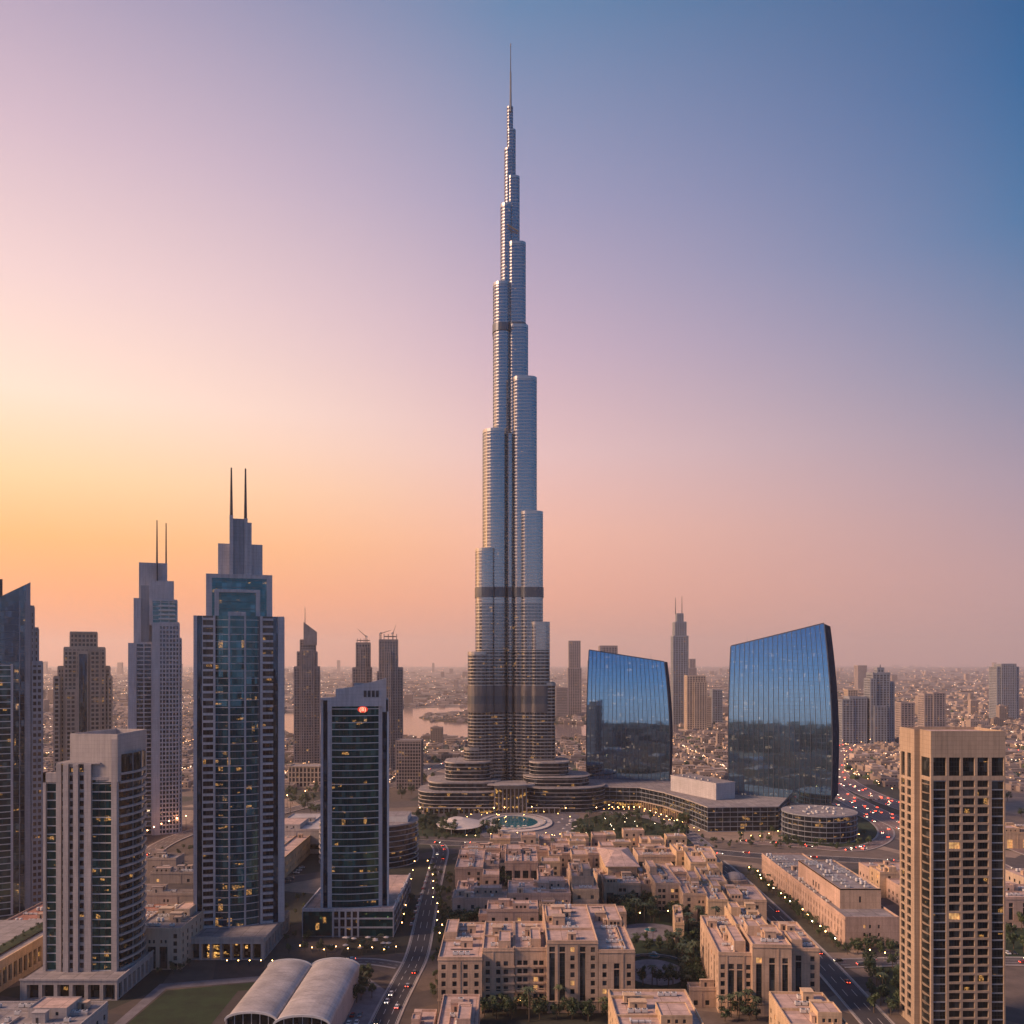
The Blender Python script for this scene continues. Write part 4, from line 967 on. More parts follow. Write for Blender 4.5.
    for k in range(5): mb.box(xa+(xb-xa)*k/4-.5, xa+(xb-xa)*k/4+.5, yp-.2, yp+.99, 0, pz, wl)
    for z in (5, 10): mb.box(xa-.4, b-.3, yp+.02, yp+.98, z, z+.8, wl, bottom=True)
    mb.box(a, b, yp, yp+.99, pz-.6, pz, wl, bottom=True); mb.box(a, a+.4, yp, yp+.99, 0, pz-.6, wl); mb.box(b-.4, b, yp, yp+.99, 0, pz-.6, wl)
    grid_face(mg, mb, (b, yp+1), (b, y2), .5, pz-.6, 4.8, 8, .7, .8, .3, 'glass_emerald', wl)
    mb.part('podium', th); mg.part('podium_glazing', th)
    for k in range(7): child('air_conditioner', AC, th, loc=(-28+k*2.8, 46+(k%3)*6, pz+.01))
    for k in range(4): child('air_conditioner', AC, th, loc=(22, 10+k*14, pz+.01))
emerald()
cg = thing('curved_glass_building', 'low round-ended banded glass building behind the emerald tower', 'building', (-112, 705, 0))
mg, mw = MB(), MB(); banded(mg, mw, circ(-112, 705, 38, 34), 0, 31, 3.9, .55, .7, 'glass_podium', 'warm_panel'); mw.prism(circ(-112,705,38.6,34.6), 31.01, 32.2, 'warm_panel', top='roof_grey')
mw.part('frame', cg); mg.part('glazing', cg); mb = MB(); mb.box(-100, -80, 690, 715, 32.3, 36.5, 'white_metal', top='roof_grey'); mb.box(-128,-112,692,706,32.3,35,'warm_panel'); mb.part('roof_house', cg)

# ------------------------------------------------------------------ RIGHT FOREGROUND STONE TOWER
def stone_tower():
    Y = 372.0; X = lambda px: wx(px, Y); zt = wz(731, Y); wl = 'tower_stone'; FH = 3.66
    th = thing('stone_apartment_tower', 'tan stone apartment tower with dark window grid, nearest on the right', 'tower', (X(968), Y, 0))
    x0, x1 = X(931), X(1005.4); xs_ = wx(914.3, 382); y1 = 396.5; loc = th.location
    mb = MB(); W = x1 - x0; s = W/475.0                        # facade in the zoomed picture's units
    cols = [(15,97),(115,187),(203,279),(297,367),(388,465)]
    zr = lambda py: wz(py, Y)
    ops = []; jobs_spec = []
    for i, (a, b) in enumerate(cols):
        ops.append((a*s, b*s, zr(776), zr(757.5)))
        z = zr(788.5) if i in (1,2,3) else zr(789)
        k = 0; zt_ = zr(780.5)
        if i in (0, 4): ops.append((a*s, b*s, 3, zt_)); zt_ = 0
        while zt_ - 2.8 > 1:
            h = 2.78 if i in (1,2,3) else 3.35
            ops.append((a*s, b*s, zt_-h, zt_)); zt_ -= FH
    ops2, u, n = wall(mb, (x0,Y),(x1,Y), 0, zt, ops, wl, .7)
    jobs = [((x0-loc.x, 0), u, n, o, .7) for o in ops2]
    for i in (0, 4):
        z = zr(780.5) - .45
        while z > 4: mb.box(x0+cols[i][0]*s, x0+cols[i][1]*s, Y+.3, Y+.75, z, z+.45, 'grey_panel', bottom=True); z -= FH
    # sides: right, back, stepped left
    wall(mb, (x1,Y),(x1,y1), 0, zt, [], wl); wall(mb, (x1,y1),(xs_,y1), 0, zt, [], wl)
    lops = []; L = y1-382.0
    for a, b in ((1.6, 5.2), (7.6, 11.2)):
        lops.append((a, b, wz(776, 390), wz(752, 390))); z = wz(779, 390)
        while z - 2.8 > 1: lops.append((a, b, z-2.8, z)); z -= FH
    lo2, u2, n2 = wall(mb, (xs_, y1), (xs_, 382), 0, zt, lops, wl, .7)
    jobs2 = [((xs_-loc.x, y1-loc.y), u2, n2, o, .7) for o in lo2]
    wall(mb, (xs_, 382), (x0, 382), 0, zt, [], wl)
    mops = [(1.9, 8.2, wz(776,377), wz(757,377)), (1.9, 8.2, 2, wz(780,377))]
    mo, u3, n3 = wall(mb, (x0, 382), (x0, Y), 0, zt, [(1.2, 8.8, a_, b_) for _, _, a_, b_ in mops], wl, .6)
    foot = [(x0,Y),(x1,Y),(x1,y1),(xs_,y1),(xs_,382),(x0,382)]
    mb.face([(*p, zt-1.2) for p in foot], 'roof_pink')
    inn = offset(foot, -.5)
    for i in range(6):
        j = (i+1) % 6; mb.face([(*foot[i],zt),(*foot[j],zt),(*inn[j],zt),(*inn[i],zt)], wl); mb.face([(*inn[j],zt-1.2),(*inn[i],zt-1.2),(*inn[i],zt),(*inn[j],zt)], wl)
    mb.part('wall', th)
    mb = MB(); mgl = MB()                                       # curved glazed corner with balcony slabs
    mgl.face([(x0+.35,382-1.2,2),(x0+.35,Y+1.2,2),(x0+.35,Y+1.2,wz(780,377)),(x0+.35,382-1.2,wz(780,377))], 'glass_black')
    mgl.face([(x0+.35,382-1.2,wz(776,377)),(x0+.35,Y+1.2,wz(776,377)),(x0+.35,Y+1.2,wz(757,377)),(x0+.35,382-1.2,wz(757,377))], 'glass_black')
    z = 5.0
    while z < wz(783, 377):
        pts = [(x0+.33, 382-1.25)] + [(x0+.3-1.1*math.sin(math.pi*f/8), 380.75-7.5*f/8) for f in range(9)]; pts = pts[::-1]; pts = pts[::-1]
        mb.prism(pts, z, z+.32, wl); mb.prism(pts[::-1], z, z+.31, wl, cap=False); z += FH
    mb.part('balcony', th); mgl.part('corner_glazing', th)
    jobs.sort(key=lambda j: -j[3][3]); put_windows(th, jobs[:66] + jobs2[:30] + jobs[66:] + jobs2[30:], cap=96, gl='glass_black', litp=.012)
stone_tower()

# ------------------------------------------------------------------ OTHER TOWERS, MIDDLE AND FAR
def quick(name, label, cat, px0, px1, pyt, Y, depth, wl='far_concrete', gl='glass_far', steps=(), fh=4, bay=5, band=1.4, pier=1.2, group=None, spires=(), sp_r=.8, faces='flr', crown=None):
    """a tower of stepped boxes; steps: (px0, px1, pytop, forward metres)"""
    X = lambda px: wx(px, Y); Z = lambda py: wz(py, Y)
    th = thing(name, label, cat, (X((px0+px1)/2), Y, 0), 0, group)
    mg, mw = MB(), MB()
    grid_box(mg, mw, X(px0), X(px1), Y, Y+depth, 0, Z(pyt), fh, bay, band, pier, .4, gl, wl, faces)
    for k, (a, b, t_, fwd) in enumerate(steps):
        grid_box(mg, mw, X(a), X(b), Y-fwd, Y+depth-abs(fwd)-1-.3*k, 0, Z(t_), fh, bay, band, pier, .4, gl, wl, faces)
    mw.part('facade_frame', th); mg.part('glazing', th)
    for px, y0, y1 in spires:
        s = MB(); s.tube((X(px), Y+depth*.4, Z(y0)), (X(px), Y+depth*.4, Z(y1)), sp_r, sp_r*.4, 'dark_metal', 6); s.part('spire', th)
    return th, X, Z
quick('beige_stepped_tower', 'beige stepped apartment tower with a square top, between the slanted and mauve towers', 'tower', 64, 105.5, 648, 800, 34, 'beige_concrete', 'glass_brown',
      steps=((70,97.5,632.5,-6),(58,64.5,667,-2),(54,60,677,1),(105,110.5,667,-2),(108,112.5,677,1),(66,76,690,3),(76,84,679,2.5),(90,100,650,1.5)), bay=3.6, pier=1.2, band=1.5, fh=3.9)
mb = MB(); th = bpy.data.objects['beige_stepped_tower']; mb.box(wx(77.5,800), wx(88,800), 797.2, 799.2, 40, wz(652,800), 'beige_concrete'); mb.part('bay_frame', th)
mb = MB(); mb.face([(wx(79,800),797.1,60),(wx(87,800),797.1,60),(wx(87,800),797.1,wz(654,800)),(wx(79,800),797.1,wz(654,800))], 'glass_navy'); mb.part('bay_glazing', th)
th, X, Z = quick('pointed_tower', 'slim brown tower with a slanting point and needle, left of the emerald tower', 'tower', 297, 317.5, 652, 1354, 36, 'brown_concrete', 'glass_far',
      steps=((294,320,667,1),(300,316,640,-4),(301,314,650,3)), bay=4.2, pier=1.5, spires=((305,626,607),), sp_r=.7)
mb = MB(); a, b, c = X(303.5), X(317), 0; z0, zl, zr = Z(645), Z(622), Z(632)
mb.face([(a,1352,z0),(b,1352,z0),(b,1352,zr),(a,1352,zl)], 'brown_concrete'); mb.face([(b,1352,z0),(b,1376,z0),(b,1376,zr),(b,1352,zr)], 'brown_concrete'); mb.face([(a,1376,z0),(a,1352,z0),(a,1352,zl),(a,1376,zl)], 'brown_concrete')
mb.face([(a,1352,zl),(b,1352,zr),(b,1376,zr),(a,1376,zl)], 'roof_grey'); mb.face([(b,1376,z0),(a,1376,z0),(a,1376,zl),(b,1376,zr)], 'brown_concrete'); mb.part('slanting_top', th)
def crane(label, px, Y, pyb, tip):
    """luffing tower crane on a roof"""
    th = thing('tower_crane', label, 'crane', (wx(px, Y), Y, wz(pyb, Y)), 0, 'cranes on the unfinished towers')
    mb = MB(); h = 9
    for dx in (-.6, .6):
        for dy in (-.6, .6): mb.tube((dx,dy,0),(dx,dy,h),.18,.18,'dark_metal',4)
    for k in range(5): mb.tube((-.6,-.6,k*2),( .6,-.6,k*2+1.6),.12,.12,'dark_metal',4); mb.tube((.6,-.6,k*2),(.6,.6,k*2+1.6),.12,.12,'dark_metal',4)
    mb.part('mast', th, world=False)
    tx, tz = tip[0]/F*Y, tip[1]/F*Y; mb = MB()
    d = Vector((tx, 0, tz)); 
    for s_ in (Vector((0,-.5,0)), Vector((0,.5,0)), Vector((0,0,1.0))): mb.tube(tuple(Vector((0,0,h))+s_), tuple(Vector((0,0,h))+d), .25, .2, 'dark_metal', 4)
    k = 0.1
    while k < .95:
        a = Vector((0,0,h))+d*k; mb.tube(tuple(a+Vector((0,-.5*(1-k),0))), tuple(a+d*.06+Vector((0,0,1.0*(1-k)))), .12, .12, 'dark_metal', 3); k += .1
    mb.part('jib', th, world=False)
    mb = MB(); mb.box(-2.4 if tx > 0 else .4, -.4 if tx > 0 else 2.4, -1, 1, h-1, h+1.2, 'white_metal', bottom=True); mb.box(-.8,.8,-.8,.8,h,h+2,'dark_metal',bottom=True); mb.part('cab', th, world=False)
th, X, Z = quick('unfinished_tower', 'slimmer unfinished brown tower under a crane, behind the emerald tower', 'tower', 356, 370.5, 643, 1310, 32, 'brown_concrete', 'glass_far', steps=((352.5,372,668,1),(360,366,648,3)), bay=4, pier=1.6)
mb = MB()
for k in range(4): mb.box(X(357+k*3.4), X(357.5+k*3.4), 1310, 1312, Z(643), Z(638.5), 'brown_concrete')
mb.box(X(356.5), X(370), 1312, 1338, Z(640.5), Z(640), 'brown_concrete', bottom=True); mb.part('top_framework', th)
th, X, Z = quick('unfinished_tower', 'wider unfinished brown tower under two cranes, right of the slimmer one', 'tower', 379, 398, 640, 1290, 36, 'brown_concrete', 'glass_far', steps=((377,393,672,1),(397,403,668,-3),(384,391,652,3)), bay=4, pier=1.6)
mb = MB()
for k in range(5): mb.box(X(379.5+k*4.2), X(380.2+k*4.2), 1290, 1292, Z(640), Z(634), 'brown_concrete')
mb.box(X(384), X(397), 1292, 1318, Z(636.5), Z(636), 'brown_concrete', bottom=True); mb.part('top_framework', th)
crane('crane leaning left on the slimmer unfinished tower', 366, 1315, 643, (-8.5, 8)); crane('long-jib crane leaning right on the wider unfinished tower', 381, 1295, 640, (10, 3.5)); crane('short crane standing upright on the wider unfinished tower', 393, 1295, 640, (3, 9))
quick('grey_slab_block', 'low grey grid-fronted block by the creek road, right of the emerald tower', 'building', 396, 421, 741, 1090, 26, 'far_concrete', 'glass_far', bay=3.2, pier=.9, band=1.2)
quick('arcaded_block', 'low beige arcaded block at the foot of the pointed tower', 'building', 288, 322, 767, 1110, 30, 'beige_concrete', 'glass_brown', fh=6, bay=4.5, pier=1.6, band=1.4)
far_t = [
 ('slim grey tower with a notched top, right behind the supertall', 569, 580.5, 641, 2600, 30, 'far_concrete', ((568,581.5,668,2),), ()),
 ('grey tower top showing above the left blue glass tower', 600, 617.5, 646, 1900, 34, 'far_concrete', (), ()),
 ('slender grey tower with two masts between the blue glass towers', 675, 686.5, 622, 2214, 34, 'grey_panel', ((673,688.3,636,2),(677.5,684,613.5,-6)), ((676.5,614,597),(683,614,596))),
 ('warm brown apartment tower in front right of the slender two-masted one', 687, 706, 676, 2050, 34, 'beige_concrete', ((694,707,682,3),), ()),
 ('small grey tower just left of the right blue glass tower', 712.5, 722.5, 690, 2300, 28, 'grey_panel', (), ()),
 ('hazy narrow tower far off beside the two-masted tower', 689.5, 695.5, 659, 3800, 40, 'far_concrete', ((688.5,696.5,668,2),), ()),
 ('tan apartment block just right of the right blue glass tower', 838, 849, 698, 1750, 28, 'beige_concrete', (), ()),
 ('blue-grey apartment block with lit lower floors right of the tan block', 849.5, 867, 697, 1700, 30, 'grey_panel', ((842,853,700,2),), ()),
 ('tallest right-hand background tower with a small dark crest', 873, 890, 673, 1700, 32, 'grey_panel', ((870,876,679,2),(873.5,886,706,5),(889,895,682,-2),(879,886,668,-8)), ((883,668,664.5),)),
 ('short grey block beside the tallest right-hand background tower', 901, 914.5, 703, 1800, 28, 'far_concrete', (), ()),
 ('square grey block above the tan stone tower', 924.5, 945.5, 694, 1850, 30, 'far_concrete', ((933,945,693,2),), ()),
 ('isolated grey apartment tower at the right edge', 997, 1019, 667, 2400, 40, 'grey_panel', ((1001,1016,664,2),), ()),
 ('faint tower on the hazy horizon right of the right blue glass tower', 858, 867, 665.5, 5200, 60, 'far_concrete', (), ()),
 ('low tan block behind the tall right-hand background tower', 848, 858, 690, 2300, 28, 'beige_concrete', (), ()),
 ('far slab seen in the gap left of the slim grey tower', 556, 568, 688, 2500, 30, 'far_concrete', (), ()),
 ('brown apartment block beside the warm brown tower', 706.5, 711.5, 697, 2150, 26, 'beige_concrete', (), ()),
]
for lb, a, b, t_, Y, d, wl, st, sp in far_t:
    quick('far_tower', lb, 'tower', a, b, t_, Y, d, wl, 'glass_far', steps=st, bay=6, pier=2.2, band=1.7, fh=4.5, spires=sp, sp_r=1.1, group='background towers beyond the centre')

def turn(nm, frac=1.0, keep=('podium','shopfront','podium_glazing','air_conditioner')):
    """swing a tower about its base; its podium stays square to the street"""
    th = bpy.data.objects[nm]; b = math.atan(-th.location.x/th.location.y)*frac
    th.rotation_euler.z = b
    for c in th.children:
        if any(c.name.split('.')[0] == k for k in keep):
            l = c.location.copy(); c.rotation_euler.z -= b; c.location = (l.x*math.cos(-b)-l.y*math.sin(-b), l.x*math.sin(-b)+l.y*math.cos(-b), l.z)
        else: c.scale.x = math.cos(b)
for nm in ('twin_spire_tower', 'twin_spire_tower.001', 'slant_roof_tower', 'beige_stepped_tower', 'pointed_tower', 'unfinished_tower', 'unfinished_tower.001'): turn(nm)
turn('emerald_glass_tower', .85)

# ------------------------------------------------------------------ SANDSTONE QUARTER
def opening_set(cols, L, z0, h, fl=3.7):
    """cols: w small windows, W wide pair, T tall glazed strip, A arcade opening, . blank"""
    ops = []; k = len(cols); cw = L / k
    nfl = max(1, int((h - z0 - 2.2) / fl))
    for i, c in enumerate(cols):
        m = cw*(i+.5)
        if c == 'w':
            for f in range(nfl): ops.append((m-.95, m+.95, z0+.9+f*fl, z0+3.15+f*fl))
        elif c == 'W':
            for f in range(nfl):
                for q in (-1.3, 1.3): ops.append((m+q-1.0, m+q+1.0, z0+1.0+f*fl, z0+3.2+f*fl))
        elif c == 'T':
            if nfl > 1: ops.append((m-1.25, m+1.25, z0+fl+.9, z0+(nfl-1)*fl+.6)) if nfl > 2 else None
            ops.append((m-1.25, m+1.25, z0+(nfl-1)*fl+1.0, z0+nfl*fl-.3)); ops.append((m-.9, m+.9, z0+1, z0+3.1))
        elif c == 'A':
            w_ = min(cw*.34, 2.2); ops.append((m-w_, m+w_, z0+.4, min(h-2.6, z0+max(4.4, (h-z0)*.55))))
            if h - z0 > 15:
                for q in (-1.1, 1.1): ops.append((m+q-.55, m+q+.55, z0+(h-z0)*.55+1.6, z0+(h-z0)*.55+3.4))
    return ops
NB = [0]
def villa(x0, x1, yt, yr, h, label, cols='www', yaw=0.0, wl='sandstone', rf='roof_pink', side=None, z0=0.0, kit=None, name='sandstone_building', cat='building', group=None, cornice=True, band=None, Yf=None, litp=.05, depth=None):
    Y = Yf or (HC-h)*F/(yt-HY); Yr = (HC-h)*F/(yr-HY) if yr else Y+depth
    X0, X1 = wx(x0, Y), wx(x1, Y); w = X1-X0; d = Yr-Y; NB[0] += 1
    th = thing(name, label, cat, (X0, Y, z0), -R(yaw), group); hh = h - z0
    mb = MB(); jobs = []
    def W_(p, q, ops):
        o, u, n = wall(mb, p, q, 0, hh, ops, wl, .4); jobs.extend([(p, u, n, k, .4) for k in o])
    W_((0,0), (w,0), opening_set(cols, w, 0, hh))
    sc_ = side if side is not None else 'w'*max(1, int(d/6))
    left = (x0+x1)/2 > 512
    W_((w,0), (w,d), [] if left else opening_set(sc_, d, 0, hh))
    W_((w,d), (0,d), [])
    W_((0,d), (0,0), opening_set(sc_, d, 0, hh) if left else [])
    k_ = len(cols)
    if k_ > 1 and w > 12:
        for i in range(1, k_):
            if (i + NB[0]) % 2: mb.obox((0,0), (1,0), (0,-1), w*i/k_-.3, w*i/k_+.3, 0, .16, 0, hh-1.6, wl)
        if 'W' in cols and hh > 18:                            # shallow balconies under the paired windows
            for i, c_ in enumerate(cols):
                if c_ == 'W':
                    m_ = w*(i+.5)/k_
                    for f in range(2, int((hh-3)/3.7)):
                        z_ = .55+f*3.7; mb.box(m_-2.7, m_+2.7, -1.1, 0, z_, z_+.2, wl, bottom=True); mb.box(m_-2.7, m_+2.7, -1.1, -1.0, z_+.2, z_+.95, wl)
    pr = .9; t_ = .45
    mb.face([(t_,t_,hh-pr),(w-t_,t_,hh-pr),(w-t_,d-t_,hh-pr),(t_,d-t_,hh-pr)], rf)
    o4 = [(0,0),(w,0),(w,d),(0,d)]; i4 = [(t_,t_),(w-t_,t_),(w-t_,d-t_),(t_,d-t_)]
    for i in range(4):
        j = (i+1) % 4; mb.face([(*o4[i],hh),(*o4[j],hh),(*i4[j],hh),(*i4[i],hh)], wl); mb.face([(*i4[j],hh-pr),(*i4[i],hh-pr),(*i4[i],hh),(*i4[j],hh)], wl)
    mb.part('wall', th, world=False)
    if cornice:
        mc = MB()
        for zc in ([hh-1.5] + ([band] if band else [])):
            mc.box(-.22, w+.22, -.22, 0, zc, zc+.35, wl, bottom=True); mc.box(-.22, 0, 0, d, zc, zc+.35, wl, bottom=True); mc.box(w, w+.22, 0, d, zc, zc+.35, wl, bottom=True)
        mc.part('cornice', th, world=False)
    put_windows(th, jobs, cap=90, litp=litp)
    n_k = int(w*d/52) if kit is None else kit
    if n_k: roof_kit(th, 1.5, w-1.5, 1.5, d-1.5, hh-pr+.01, n_k, seed=NB[0])
    return th, w, d, hh
def inner_walls(th, w, d, hh, n, seed, wl='sandstone'):
    """low parapets that break a big roof into terraces"""
    rr = random.Random(seed)
    for k in range(n):
        mb = MB()
        if rr.random() < .5:
            y = d*rr.uniform(.25,.8); a = w*rr.choice((0,.4)); mb.box(a+.5, a+w*.55, y, y+.4, hh-.9, hh+.1, wl)
        else:
            x = w*rr.uniform(.25,.8); a = d*rr.choice((.02,.4)); mb.box(x, x+.4, a+.5, a+d*.5, hh-.9, hh+.15, wl)
        mb.part('terrace_wall', th, world=False)
    if w*d > 180:
        mb = MB(); x = w*rr.choice((.04, .5)); y = d*rr.choice((.06, .5)); u_ = w*rr.uniform(.3,.45); v_ = d*rr.uniform(.3,.42); H_ = hh+rr.uniform(2.2,4.0)
        wall(mb, (x,y),(x+u_,y), hh-.9, H_, [(u_*q-.6, u_*q+.6, hh, hh+1.5) for q in (.25,.5,.75)] if u_ > 6 else [], wl, .4)
        wall(mb, (x+u_,y),(x+u_,y+v_), hh-.9, H_, [], wl); wall(mb, (x+u_,y+v_),(x,y+v_), hh-.9, H_, [], wl); wall(mb, (x,y+v_),(x,y), hh-.9, H_, [(v_*q-.6, v_*q+.6, hh, hh+1.5) for q in (.3,.7)] if v_ > 6 else [], wl, .4)
        mb.face([(x+.3,y+.3,H_-.5),(x+u_-.3,y+.3,H_-.5),(x+u_-.3,y+v_-.3,H_-.5),(x+.3,y+v_-.3,H_-.5)], 'roof_pink')
        for a_, b_, c_, e_ in ((x,x+u_,y,y+.3),(x,x+u_,y+v_-.3,y+v_),(x,x+.3,y+.3,y+v_-.3),(x+u_-.3,x+u_,y+.3,y+v_-.3)): mb.box(a_+.002, b_-.002, c_+.002, e_-.002, H_-.6, H_+.004, wl)
        mb.face([(x+.2,y+.41,hh-.5),(x+u_-.2,y+.41,hh-.5),(x+u_-.2,y+.41,H_-.7),(x+.2,y+.41,H_-.7)], 'glass_window')
        mb.part('raised_block', th, world=False)
    for k in range(2 if w*d > 500 else 1):
        mb = MB(); x = w*rr.uniform(.05,.6); y = d*rr.uniform(.3,.75); u_ = min(rr.uniform(4,7), w*.3); v_ = min(rr.uniform(3,5), d*.2); H_ = hh+rr.uniform(1.6,3.2)
        mb.box(x, x+u_, y, y+v_, hh-.9, H_, wl, top='roof_pink'); mb.box(x-.2, x+u_+.2, y-.2, y+v_+.2, H_+.003, H_+.3, wl, bottom=True); mb.box(x+u_*.3, x+u_*.3+1, y-.04, y, hh-.9, hh+1.2, 'dark_metal'); mb.part('stair_house', th, world=False)
def V(*a, **k):
    r = villa(*a, **k); inner_walls(*r, 3 if r[1]*r[2] > 250 else 1, NB[0], k.get('wl', 'sandstone')); return r
# --- front row
V(438, 482, 957, 922, 25, 'sandstone block at the road corner, with four window columns and a cluttered roof', 'wwww', wl='sandstone', band=5.5)
V(482.5, 514, 951, 921, 27.5, 'recessed sandstone wing next to the corner block, with paired windows', 'wwW', Yf=401, band=9)
V(514.5, 546.5, 951, 921, 27.5, 'recessed sandstone wing left of the tallest front block, with paired windows in two columns', 'WW', Yf=402, band=9)
V(547, 598, 940.5, 904, 32, 'tallest front sandstone block with two tall green glazed strips', 'TTwTw', wl='sandstone', band=5.0)
V(598.5, 635, 952, 904, 28, 'sandstone block with one tall glazed strip beside the paved courtyard', 'wTw', band=5.0, Yf=397.5)
V(436, 476.5, 1030, 994, 12, 'low pink-roofed building at the bottom edge in front of the corner block', 'www', wl='sandstone_pink')
V(410, 433, 1028, 1009, 9, 'small pink kiosk building at the bottom edge beside the boulevard', 'AA', wl='sandstone_pink')
V(619, 705, 1026, 989, 20, 'wide pink-roofed sandstone building cut by the bottom edge below the courtyard', 'wwwwww', wl='sandstone_gold')
V(790, 848, 1024, 991, 20, 'sandstone building at the bottom edge by the right-hand road', 'TwT', wl='sandstone_gold', yaw=3)
V(718.5, 752, 952, 915, 27, 'right courtyard block whose long gold side wall runs back along the garden', 'wTTw', wl='sandstone', yaw=4, band=5.2, side='wTwTwTw')
V(752.5, 791, 940, 924, 31.5, 'tall right courtyard block with three green glazed strips', 'TTT', wl='sandstone', yaw=4, band=5.2, Yf=394)
V(791.5, 819, 945, 921, 29, 'right corner sandstone block next to the side road', 'Tw', wl='sandstone', yaw=4, band=5.2, Yf=397)
V(736, 768, 924, 905, 30, 'raised pale box roof behind the tall right courtyard block', '.w.', wl='sandstone_gold', yaw=4)
V(690, 748, 992, 982, 9, 'low arcaded wall building closing the courtyard at the front', 'wwwww', wl='sandstone', Yf=404)
# --- second row, left
V(487, 538.5, 909, 900, 19, 'sandstone pavilion block with four window columns, behind the recessed wings', 'wwww', wl='sandstone_pink')
V(452, 507, 897.5, 889, 15, 'low wing with small square windows behind the dark tree clump', 'wwww', wl='sandstone_pink')
V(508, 571, 893, 880, 17, 'wide terraced building with dark arcade openings left of the square tower house', 'wwAAA', wl='sandstone_pink')
V(540, 571, 906, 900, 12, 'lower annex with two arched openings left of the square tower house', 'AA', wl='sandstone')
V(456, 476, 889, 880, 14, 'little flat-roofed house above the low wing', 'w.', wl='sandstone_pink')
V(455, 483, 867, 849, 14, 'flat sandstone house at the corner of the boulevard and cross road', '.ww', wl='sandstone_pink')
V(484, 499, 864, 852, 13, 'narrow stepped house next to the corner house', 'w.', wl='sandstone_pink')
V(505, 538, 861, 846, 15, 'arcaded pavilion with tall dark openings facing the small square', 'AAAA', wl='sandstone_pink')
V(538.5, 555, 880, 868, 11, 'small house with a rounded kiosk roof next to the arcaded pavilion', 'w', wl='sandstone_pink')
V(572, 594, 876, 862, 23, 'square sandstone tower house with a hollow loggia', 'A', wl='sandstone')
V(572.5, 599, 889, 878, 18, 'ribbed lower storey block in front of the square tower house', 'ww', wl='sandstone_gold')
V(573, 598, 900, 895, 12, 'stepped terrace block between the tower house and the tallest front block', 'w.w', wl='sandstone')
# --- centre pavilion with hipped roof
th, w, d, hh = villa(608, 637, 866, 848, 20, 'pavilion with a hipped roof and three tall openings, centre of the sandstone quarter', 'AAA', wl='sandstone_gold', kit=0)
mb = MB(); e = 1.8
for f in [((-e,-e),(w+e,-e),(w*.62,d*.5),(w*.38,d*.5)), ((w+e,-e),(w+e,d+e),(w*.62,d*.5)), ((w+e,d+e),(-e,d+e),(w*.38,d*.5),(w*.62,d*.5)), ((-e,d+e),(-e,-e),(w*.38,d*.5))]:
    mb.face([(a, b, hh+.05 if abs(b-d*.5) > .01 else hh+4.5) for a, b in f], 'roof_pink')
mb.box(-e, w+e, -e, d+e, hh-.5, hh+.04, 'sandstone_gold', bottom=True); mb.part('hipped_roof', th, world=False)
V(604, 641, 883, 872, 14, 'arcaded front wing below the hipped pavilion, facing the palm garden', 'AWA', wl='sandstone')
V(641.5, 655, 884, 874, 13, 'short link building right of the arcaded front wing', 'A', wl='sandstone')
V(655.5, 681, 883, 863, 18, 'square sandstone house with a roof well, right of the hipped pavilion', 'WW', wl='sandstone')
V(598, 607, 880, 868, 12, 'narrow passage house left of the hipped pavilion', 'w', wl='sandstone')
# --- back row along the cross road
V(550, 601, 853, 846, 11, 'long low back range behind the square tower house', 'wwAAww', wl='sandstone_pink')
V(638, 676, 855, 847, 11, 'low arcaded back range beside the dark garden', 'AAAAAA', wl='sandstone')
V(676.5, 690, 851, 843, 15, 'small bright tower house ending the back range', 'w', wl='sandstone_gold')
V(690.5, 722, 862, 846, 15, 'flat-roofed house next to the small bright tower house', 'wwA', wl='sandstone_gold', yaw=4)
V(703, 727, 881, 866, 16, 'ribbed roof house at the bend of the lane', 'ww', wl='sandstone_gold', yaw=4)
V(683, 707, 893, 875, 17, 'house with stacked terraces right of the palm garden', 'wA', wl='sandstone', yaw=4)
V(708, 728, 899, 882, 16, 'tall-walled gold house with a slotted side, above the right courtyard range', 'w', wl='sandstone_gold', yaw=4)
V(729, 766, 899, 884, 14, 'terrace house with an open corner pier beside the right-hand road', 'Aw', wl='sandstone', yaw=4)
V(675, 684, 922, 905, 12, 'small garden house with a sloping gold side wall', 'w', wl='sandstone_gold', yaw=8)
V(463, 500, 848, 843.5, 8, 'low sheds along the cross road at the top left of the quarter', 'wwww', wl='sandstone_pink')
V(501, 549, 850, 845, 8, 'long low shed row along the cross road behind the arcaded pavilion', 'wwwww', wl='sandstone_pink')
